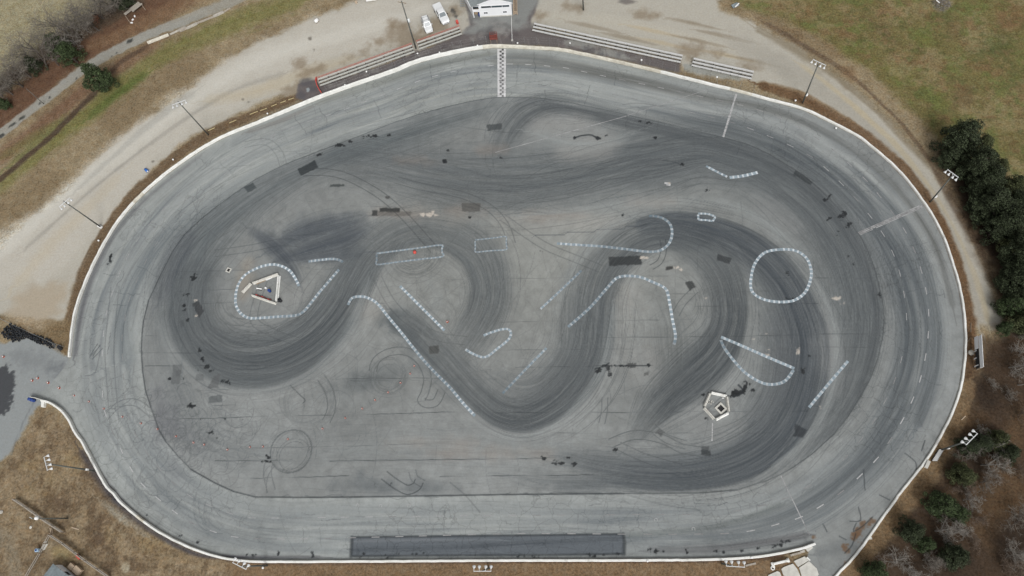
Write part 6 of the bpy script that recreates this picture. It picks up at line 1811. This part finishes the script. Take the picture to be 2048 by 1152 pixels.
# tyres
TY = MB().ring(.21, .10, (0, 0, .11), 14, 7).mesh('tyre', M_TYRE, smooth=True)
def tyre(x, y, z, tilt, rz, label, group=None, sc=1.0):
    o = bpy.data.objects.new('tyre', TY)
    COL.objects.link(o)
    o.location = (float(x), float(y), float(z)); o.rotation_euler = (tilt[0], tilt[1], rz); o.scale = (sc, sc, sc)
    return tag(o, label, 'tyre', group)
heap = [(50,510),(110,360),(260,220),(450,300),(760,450),(900,490),(1330,640),(1440,740),(1410,890),(1140,800),(960,740),(800,630),(740,590),(600,600),(540,650),(400,710),(180,620)]
HW = np.array([G(4 + (x - 50) / 12.8, 630 + y / 12.8)[:2] for x, y in heap])
sdf = poly_sd(HW)
got = []
rt = random.Random(9)
for layer, (dmin, want) in enumerate(((.46, 150), (.6, 70))):
    lay = []
    tries = 0
    while len(lay) < want and tries < 9000:
        tries += 1
        x, y = rt.uniform(HW[:, 0].min(), HW[:, 0].max()), rt.uniform(HW[:, 1].min(), HW[:, 1].max())
        if sdf(np.array([[x]]), np.array([[y]]))[0][0, 0] < (.1 if layer == 0 else .45): continue
        if any((x - a) ** 2 + (y - b) ** 2 < dmin * dmin for a, b in lay): continue
        lay.append((x, y))
        tl = (rt.gauss(0, .25), rt.gauss(0, .25)) if layer == 0 else (rt.gauss(0, .7), rt.gauss(0, .7))
        tyre(x, y, layer * .2 + rt.uniform(0, .06), tl, rt.uniform(0, 6), 'black tyre lying in the big heap beside the track entrance', 'black tyres in the heap by the entrance', rt.uniform(.9, 1.1))
P = (G(558, 602), G(562, 602.5), G(559.5, 600))
for k, c in enumerate(P): tyre(c[0], c[1], .02 + .2 * (k == 2), (.1 * k, .1, 0)[:2], k, ['left black tyre at the lower right tip of the triangle island', 'right black tyre at the lower right tip of the triangle island', 'top black tyre of the pile at the triangle island tip'][k], 'black tyres at the triangle tip')
c = G(232.5, 997)
tyre(c[0], c[1], .0, (.1, 0), 0, 'lone black tyre behind the broken piece of the low left wall')
a_, b_ = G(112, 690), G(122, 705)
t = thing('gate', 'bent steel gate leaning at the right end of the tyre heap', 'gate', a_)
m = MB()
for z in (.3, .7, 1.1): m.tube((a_[0], a_[1], z), (b_[0], b_[1], z), .03, .03, 6)
for s_ in (0, .5, 1): q = a_ + (b_ - a_) * s_; m.tube((q[0], q[1], 0), (q[0], q[1], 1.15), .035, .035, 6)
m.build('frame', M_STEEL, t, a_)
MB().tube(G(117, 692, .35), G(122, 699, .35), .35, .3, 12).build('roller', M_DARK, t, a_)
W_ = [G(1, 637), G(20, 647), G(60, 665), G(105, 686), G(128, 694)]
t = thing('fence', 'low wire fence along the back of the tyre heap', 'fence', W_[0])
m = MB()
for p, q in zip(W_, W_[1:]):
    for z in (.5, 1.0): m.tube((p[0], p[1], z), (q[0], q[1], z), .02, .02, 5)
m.build('rail', M_STEEL, t, W_[0])
for p in W_: MB().tube((p[0], p[1], 0), (p[0], p[1], 1.1), .04, .04, 6).build('post', M_STEEL, t, W_[0])

# ------------------------------------------------------------------ cones
c = G(830, 505.5)
t = thing('marker_ball', 'bright red ball cone inside the long painted rectangle', 'cone', c)
MB().lathe([(.05, .0), (.26, .06), (.34, .3), (.3, .5), (.12, .62)], 14).build('body', M_RED, t, smooth=True)
MB().box((0, 0, .03), (.5, .5, .05)).build('base', M_ORANGE, t)
def cone_parts(t, big=1.0, dark=False):
    b = MB().box((0, 0, .02), (.36 * big, .36 * big, .04)).build('base', M_ORANGE if not dark else M_TRIM, t)
    MB().lathe([(.15 * big, .04), (.03 * big, .55 * big)], 12).build('body', M_ORANGE, t, smooth=True)
    MB().lathe([(.118 * big, .2 * big), (.077 * big, .39 * big)], 12).build('white_band', WHITE, t, smooth=True)
CONES = [(7.5,713.5),(65,761),(76,756.5),(97,765.5),(119,776),(148.5,791),(178,803),(207.5,817),(245,833.5),(282,846.5),(315,858),(352,872.5),(387,885),(408.5,889),(455,899),(500,894),(526,893),(575.6,878),(645,857),(690.6,836),(724.6,817),(750,800),(776,784.6),(801,765.5),(820.5,747),(828.5,731.5)]
LOOK = ['lone orange cone at the left edge of the entrance road', 'left cone of the close pair on the entrance road', 'right cone of the close pair on the entrance road', 'dark-based cone just right of the close pair on the entrance road', 'orange cone on the entrance road just left of the oval']
proto = None
for k, (px, py) in enumerate(CONES):
    lb = LOOK[k] if k < 5 else ORD[k - 5] + ' cone from the entrance in the row crossing the oval and infield'
    c = G(px, py)
    if proto is None:
        o = proto = thing('traffic_cone', lb, 'traffic cone', c, 0, 'traffic cones in a row from the entrance')
        cone_parts(o)
    else:
        o = copy_thing(proto)
        o.location = (float(c[0]), float(c[1]), 0)
        o['label'] = lb
    o.rotation_euler.z = rp.uniform(0, 1.5)
    s_ = 1.05 if k < 5 else .78
    o.scale = (s_, s_, s_)
c = G(894.5, 643.5)
o = copy_thing(proto); o.location = (float(c[0]), float(c[1]), 0); o['label'] = 'single orange cone left of the looping painted line below the straight one'; o['group'] = 'traffic cones in a row from the entrance'

# ------------------------------------------------------------------ trees
def tube_chain(m, pts, rad, n=4):
    vs, fs = [], []
    for i, p in enumerate(pts):
        d = (pts[min(i + 1, len(pts) - 1)] - pts[max(i - 1, 0)]).normalized()
        up = Vector((0, 0, 1)) if abs(d.z) < .9 else Vector((1, 0, 0))
        s = d.cross(up).normalized(); u = s.cross(d)
        for k in range(n):
            a = 2 * math.pi * k / n
            vs.append(p + s * math.cos(a) * rad[i] + u * math.sin(a) * rad[i])
    for i in range(len(pts) - 1):
        for k in range(n):
            fs.append((i * n + k, i * n + (k + 1) % n, (i + 1) * n + (k + 1) % n, (i + 1) * n + k))
    m.add(vs, fs)

def bare_meshes(seed, H_=8.0, spread=.55, low=.25, depth=4, twig=.014, kids=(3, 5)):
    q = random.Random(seed)
    tr, tw = MB(), MB()
    def grow(p, d, l, r_, lev):
        n_ = 4 if lev < 3 else 3
        pts, rad = [p], [r_]
        for i in range(n_):
            d = (d + Vector((q.gauss(0, .16), q.gauss(0, .16), q.gauss(0, .10) + .04))).normalized()
            pts.append(pts[-1] + d * l / n_)
            rad.append(max(r_ * (1 - .72 * (i + 1) / n_), twig * .6))
        tube_chain(tr if lev < 2 else tw, pts, rad, 6 if lev < 1 else (4 if lev < 3 else 3))
        if lev >= depth: return
        nk = q.randint(*kids) + (3 if lev == 0 else 0)
        for k in range(nk):
            t_ = q.uniform(low if lev == 0 else .25, 1.0)
            i = min(int(t_ * n_), n_ - 1)
            b = pts[i].lerp(pts[i + 1], t_ * n_ - i)
            ax = Vector((q.gauss(0, 1), q.gauss(0, 1), q.gauss(0, .35))).normalized()
            nd = (d * (1 - spread) + ax * (spread + .25)).normalized()
            grow(b, nd, l * q.uniform(.45, .72), max(rad[i] * .62, twig), lev + 1)
    grow(Vector((0, 0, -.1)), Vector((q.gauss(0, .06), q.gauss(0, .06), 1)), H_ * .55, .02 * H_, 0)
    return tr, tw

def pine_mesh(seed, H_=7.0, R_=3.2, n_=5200, leaf=.34, conical=.5, base=.1):
    q = np.random.default_rng(seed)
    lobes = []
    nl = 90
    for k in range(nl):
        z = q.beta(1.3, 1.5)
        rr = R_ * (1 - z) ** conical * (.92 if z < .8 else 1)
        a = q.uniform(0, 6.283)
        d = rr * math.sqrt(q.uniform(.08, 1)) * q.uniform(.7, 1.2)
        lobes.append((d * math.cos(a), d * math.sin(a), H_ * (base + (1 - base) * z * .93), q.uniform(.09, .25) * R_))
    lobes.append((0, 0, H_ * .93, .14 * R_))
    L_ = np.array(lobes)
    idx = q.choice(len(L_), n_, p=(L_[:, 3] ** 1.6) / (L_[:, 3] ** 1.6).sum())
    g = q.normal(0, 1, (n_, 3)); g /= np.linalg.norm(g, axis=1)[:, None]
    rad = q.uniform(.45, 1.08, n_) ** .6
    P = L_[idx, :3] + g * (rad * L_[idx, 3])[:, None] * [1.15, 1.15, .7]
    P[:, 2] = np.maximum(P[:, 2], .15)
    nrm = g * .7 + q.normal(0, .55, (n_, 3)) + [0, 0, .35]
    nrm /= np.linalg.norm(nrm, axis=1)[:, None]
    t1 = np.cross(nrm, q.normal(0, 1, (n_, 3))); t1 /= np.linalg.norm(t1, axis=1)[:, None]
    t2 = np.cross(nrm, t1)
    s1 = (leaf * q.uniform(.5, 1.25, n_))[:, None]; s2 = s1 * q.uniform(.35, .7, (n_, 1))
    V_ = np.stack([P - t1 * s1 * .5, P + t2 * s2 * .5, P + t1 * s1 * .6, P - t2 * s2 * .5], 1).reshape(-1, 3)
    me = bpy.data.meshes.new('crown')
    me.vertices.add(len(V_)); me.vertices.foreach_set('co', V_.astype(np.float32).reshape(-1))
    me.loops.add(len(V_)); me.loops.foreach_set('vertex_index', np.arange(len(V_), dtype=np.int32))
    me.polygons.add(n_)
    me.polygons.foreach_set('loop_start', np.arange(0, len(V_), 4, dtype=np.int32))
    me.polygons.foreach_set('loop_total', np.full(n_, 4, np.int32))
    me.update(calc_edges=True)
    return me
def trunk_mesh(seed, H_, r_):
    q = random.Random(seed)
    m = MB()
    pts = [Vector((q.gauss(0, .05) * i, q.gauss(0, .05) * i, -.1 + H_ * .9 * i / 6)) for i in range(7)]
    tube_chain(m, pts, [r_ * (1 - .8 * i / 6) for i in range(7)], 7)
    for k in range(14):
        z = q.uniform(.15, .85); a = q.uniform(0, 6.28)
        p = Vector((0, 0, H_ * .9 * z)); l = H_ * .33 * (1 - z * .6)
        tube_chain(m, [p, p + Vector((math.cos(a) * l * .5, math.sin(a) * l * .5, .15)), p + Vector((math.cos(a) * l, math.sin(a) * l, .1))], [r_ * .3, r_ * .2, .02], 4)
    return m.mesh('trunk', M_BARKD)
PINES = []
for k, (h_, R_, con, m_, n_, lf) in enumerate([(7.5,3.4,.55,M_LEAF,15000,.25),(8.5,3.8,.5,M_LEAF,17000,.26),(6.5,3.2,.6,M_LEAFO,14000,.24),(5.5,2.6,.5,M_LEAFB,13000,.20),(4.5,2.4,.4,M_LEAFB,11000,.18)]):
    me = pine_mesh(40 + k, h_, R_, n_, lf, con)
    me.materials.append(m_)
    PINES.append((me, trunk_mesh(60 + k, h_, .16 + .012 * h_), h_, R_))
def mesh_obj(name, me, parent):
    o = bpy.data.objects.new(name, me); COL.objects.link(o); o.parent = parent
    return o
def pine(px, py, rpx, var, label, group, name='evergreen_tree', mtl=None):
    me, tk, h_, R_ = PINES[var]
    c = G(px, py, h_ * .5)
    want = rpx * np.linalg.norm(G(px + 1, py, h_ * .5) - c)
    s_ = want / R_
    c = G(px, py, h_ * s_ * .5)
    t = thing(name, label, 'tree', (c[0], c[1], 0), rp.uniform(0, 6.28), group)
    t.scale = (s_, s_, s_ * rp.uniform(.9, 1.1))
    mesh_obj('trunk', tk, t)
    mesh_obj('crown', me, t)
    return t
GR = 'evergreen trees at the right edge'
for q in [(1928,272,44,0,'large dark evergreen nearest the grass field at the right'),
 (1902,312,26,0,'small dark evergreen bulging towards the service road at the right'),
 (1968,285,26,2,'olive evergreen on the field side of the dark clump at right'),
 (1960,328,38,1,'broad dark evergreen just behind the right turn floodlights'),
 (1985,352,34,0,'dark evergreen between the floodlights and the grass clearing'),
 (1993,402,44,1,'broad dark evergreen right of the floodlight pole lamps'),
 (2028,372,30,2,'olive evergreen at the edge of the grass clearing at right'),
 (2000,452,34,0,'dark evergreen below the floodlights beside the road bend'),
 (2026,440,40,1,'dark evergreen in the middle of the right edge clump'),
 (2040,492,36,2,'olive evergreen bordering the brown verge of the service road'),
 (2046,500,40,1,'dark evergreen cut by the right edge beside the olive one'),
 (2034,560,34,0,'dark evergreen cut by the right edge right of the road end'),
 (2030,612,30,3,'green evergreen right of the dead end of the service road'),
 (2052,640,32,2,'olive evergreen cut by the right edge above the hoarding'),
 (2012,655,18,3,'small green evergreen just below the dead end of the service road')]:
    pine(q[0], q[1], q[2] * 1.12, q[3], q[4], GR)
GL = 'evergreen trees outside the lower right turn'
for q in [(1938,893,24,0,'dark evergreen under the lower right floodlights'),
 (1968,885,24,0,'dark evergreen right of the lower right floodlights'),
 (2000,880,26,2,'olive evergreen furthest right of the lower right floodlights'),
 (2018,905,24,0,'dark evergreen at the far right below the grey bare tree'),
 (1928,950,27,2,'round olive evergreen below the lower right floodlights'),
 (1888,1008,34,3,'broad green evergreen in the middle of the lower right wood'),
 (1916,1025,26,3,'green evergreen joined to the right side of the broad one'),
 (1826,1062,28,0,'dark round evergreen nearest the lower right wall'),
 (1852,1088,22,3,'small green evergreen below the dark round one'),
 (1912,1112,30,0,'dark evergreen in the shade at the bottom right'),
 (1752,1144,26,3,'green evergreen at the bottom edge by the exit lane')]:
    pine(q[0], q[1], q[2] * 1.1, q[3], q[4], GL)
pine(191, 153, 30, 3, 'round dark green evergreen standing alone beside the lane at upper left', None)
pine(108, 86, 24, 3, 'green evergreen bush among bare trees at the top left', None, 'evergreen_bush')
pine(138, 108, 24, 4, 'low olive green bush at the lane edge at top left', None, 'evergreen_bush')
pine(64, 128, 18, 0, 'low dark bush in the wood edge left of the green evergreen bush', None, 'evergreen_bush')
pine(238, -6, 22, 0, 'dark evergreen bush behind the broken bleacher at the top', None, 'evergreen_bush')
pine(2, 205, 14, 3, 'green bush cut by the left edge of the picture', None, 'evergreen_bush')

BARE = []
for k, (h_, sp, lo, dp, tg, kd) in enumerate([(8.5,.50,.3,4,.016,(3,5)),(7.0,.62,.2,4,.016,(3,5)),(9.5,.42,.4,4,.016,(3,4)),(4.5,.8,.1,4,.014,(3,5))]):
    a, b = bare_meshes(80 + k, h_, sp, lo, dp, tg, kd)
    BARE.append((a, b, h_))
BM = {}
def bare(px, py, h_want, var, m_, label, group, name='bare_tree', bark2=None):
    key = (var, m_.name)
    if key not in BM: BM[key] = (BARE[var][0].mesh('trunk', bark2 or m_), BARE[var][1].mesh('branches', m_))
    c = G(px, py)
    t = thing(name, label, 'tree' if 'tree' in name else 'shrub', c, rp.uniform(0, 6.28), group)
    s_ = h_want / BARE[var][2]
    t.scale = (s_, s_, s_)
    mesh_obj('trunk', BM[key][0], t); mesh_obj('branches', BM[key][1], t)
    return t
GB = 'bare trees along the wood edge at top left'
for q in [(6,205,8,2,0,'bare tree at the left edge above the green bush'), (26,190,9,0,0,'bare tree with a leaning trunk next to the left edge'), (46,172,10,2,0,'tall bare tree left of the low dark bush'), (70,150,8,1,0,'spreading bare tree just below the low dark bush'), (92,128,11,2,0,'tallest bare tree behind the green evergreen bush'), (118,132,7,1,0,'small bare tree between the green and olive bushes'), (150,88,9,1,1,'pale twisted bare tree right of the green evergreen bush'), (168,66,8,1,1,'pale spreading bare tree above the red leaf bank'), (140,70,11,2,0,'tall dark bare tree behind the pale twisted one'), (186,50,10,0,0,'bare tree beside the rust-coloured shrub'), (205,36,11,2,0,'bare tree nearest left of the broken bleacher'), (232,22,9,0,0,'bare tree directly behind the broken bleacher'), (258,8,8,1,0,'bare tree at the top edge right of the broken bleacher')]:
    bare(q[0], q[1], q[2], q[3], M_BARKP if q[4] else M_BARK, q[5], GB, bark2=M_BARKD if not q[4] else None)
GS = 'brown shrubs along the wood edge at top left'
for q in [(20,178,3.5,'brown leafless shrub near the left edge at the foot of the bare trees'), (40,160,3.5,'brown leafless shrub left of the low dark bush'), (82,142,3.2,'brown leafless shrub right of the low dark bush'), (100,118,3.5,'brown leafless shrub below the green evergreen bush'), (160,84,3.5,'brown leafless shrub under the pale twisted tree'), (176,62,3.2,'brown leafless shrub left of the rust-coloured shrub'), (222,34,3.5,'brown leafless shrub left of the broken bleacher')]:
    bare(q[0], q[1], q[2], 3, M_BRUSH, q[3], GS, 'bare_shrub')
bare(196, 44, 3.8, 3, M_REDLEAF, 'rust-coloured shrub at the edge of the red leaf bank', None, 'rust_shrub')
GC = 'bare trees outside the right turns'
for q in [(2018,735,7,1,'grey bare tree right of the white hoarding'), (2040,705,7,1,'grey bare tree above the hoarding at the right edge'), (2036,770,6,0,'slim grey bare tree below the one right of the hoarding'), (1936,918,6,1,'dark twisted bare tree just under the lower right floodlights'), (1962,930,7,1,'pale bare tree between the round olive evergreen and the clearing'), (1978,900,6,3,'wide pale bare tree below the olive evergreens'), (1926,1000,5,3,'low pale bare tree beside the broad green evergreen'), (1870,1062,6.5,1,'large pale bare tree in front of the broad green evergreen'), (1900,1068,5.5,3,'pale bare tree right of the large pale one'), (1790,1128,6,1,'pale bare tree at the bottom edge by the small green evergreen'), (1822,1140,5,3,'low bare tree at the bottom edge right of the pale one'), (2036,1040,7,1,'bare tree in the dark corner at lower right'), (2020,1100,7,0,'bare tree at the bottom right corner')]:
    bare(q[0], q[1], q[2], q[3], M_BARKP if 'dark' not in q[4] else M_BARK, q[4], GC)

q_ = random.Random(21)
for (a, b) in [(1950,860),(1985,915),(2005,935),(1960,965),(1990,955),(1905,975),(1935,985),(1950,1035),(1880,1040),(1845,1120),(1870,1135),(1775,1110),(2030,940),(2035,830),(2010,790),(1985,770),(2042,680),(1925,1075),(1950,1090),(2000,1130),(2040,1140)]:
    bare(a, b, q_.uniform(3.0, 4.6), 3, M_BRUSH if q_.random() < .5 else M_BARK, 'low leafless shrub in the tangled brush outside the lower right turn', 'leafless shrubs outside the lower right turn', 'bare_shrub')
for q in [(1928,340,16,0,'small dark evergreen between the road and the large one at right'), (1965,370,30,0,'dark evergreen filling the gap behind the floodlight lamps'), (2000,330,22,2,'olive evergreen at the clearing edge above the floodlights'), (1976,414,28,0,'dark evergreen leaning over the verge below the floodlights'), (2038,400,30,0,'dark evergreen at the right edge below the grass clearing'), (2034,540,28,0,'dark evergreen between the olive verge tree and the road end'), (2046,585,28,0,'dark evergreen cut by the right edge above the green one')]:
    pine(q[0], q[1], q[2] * 1.1, q[3], q[4], GR)

q_ = random.Random(33)
for k in range(16):
    u = k / 15.0
    a = 4 + u * 262 + q_.uniform(-7, 7); b = 196 - u * 186 + q_.uniform(-12, 4)
    bare(a, b, q_.uniform(8, 12), q_.choice((0, 2, 2, 1)), M_BARK, 'thin grey bare tree in the thicket along the wood edge at top left', 'thin bare trees in the top left thicket', bark2=M_BARKD)
for k in range(14):
    u = k / 13.0
    a = 2 + u * 262 + q_.uniform(-8, 8); b = 186 - u * 180 + q_.uniform(-14, 6)
    bare(a, b, q_.uniform(2.6, 4.0), 3, M_BRUSH, 'low brown brush plant in the thicket along the wood edge at top left', 'brush plants in the top left thicket', 'bare_shrub')
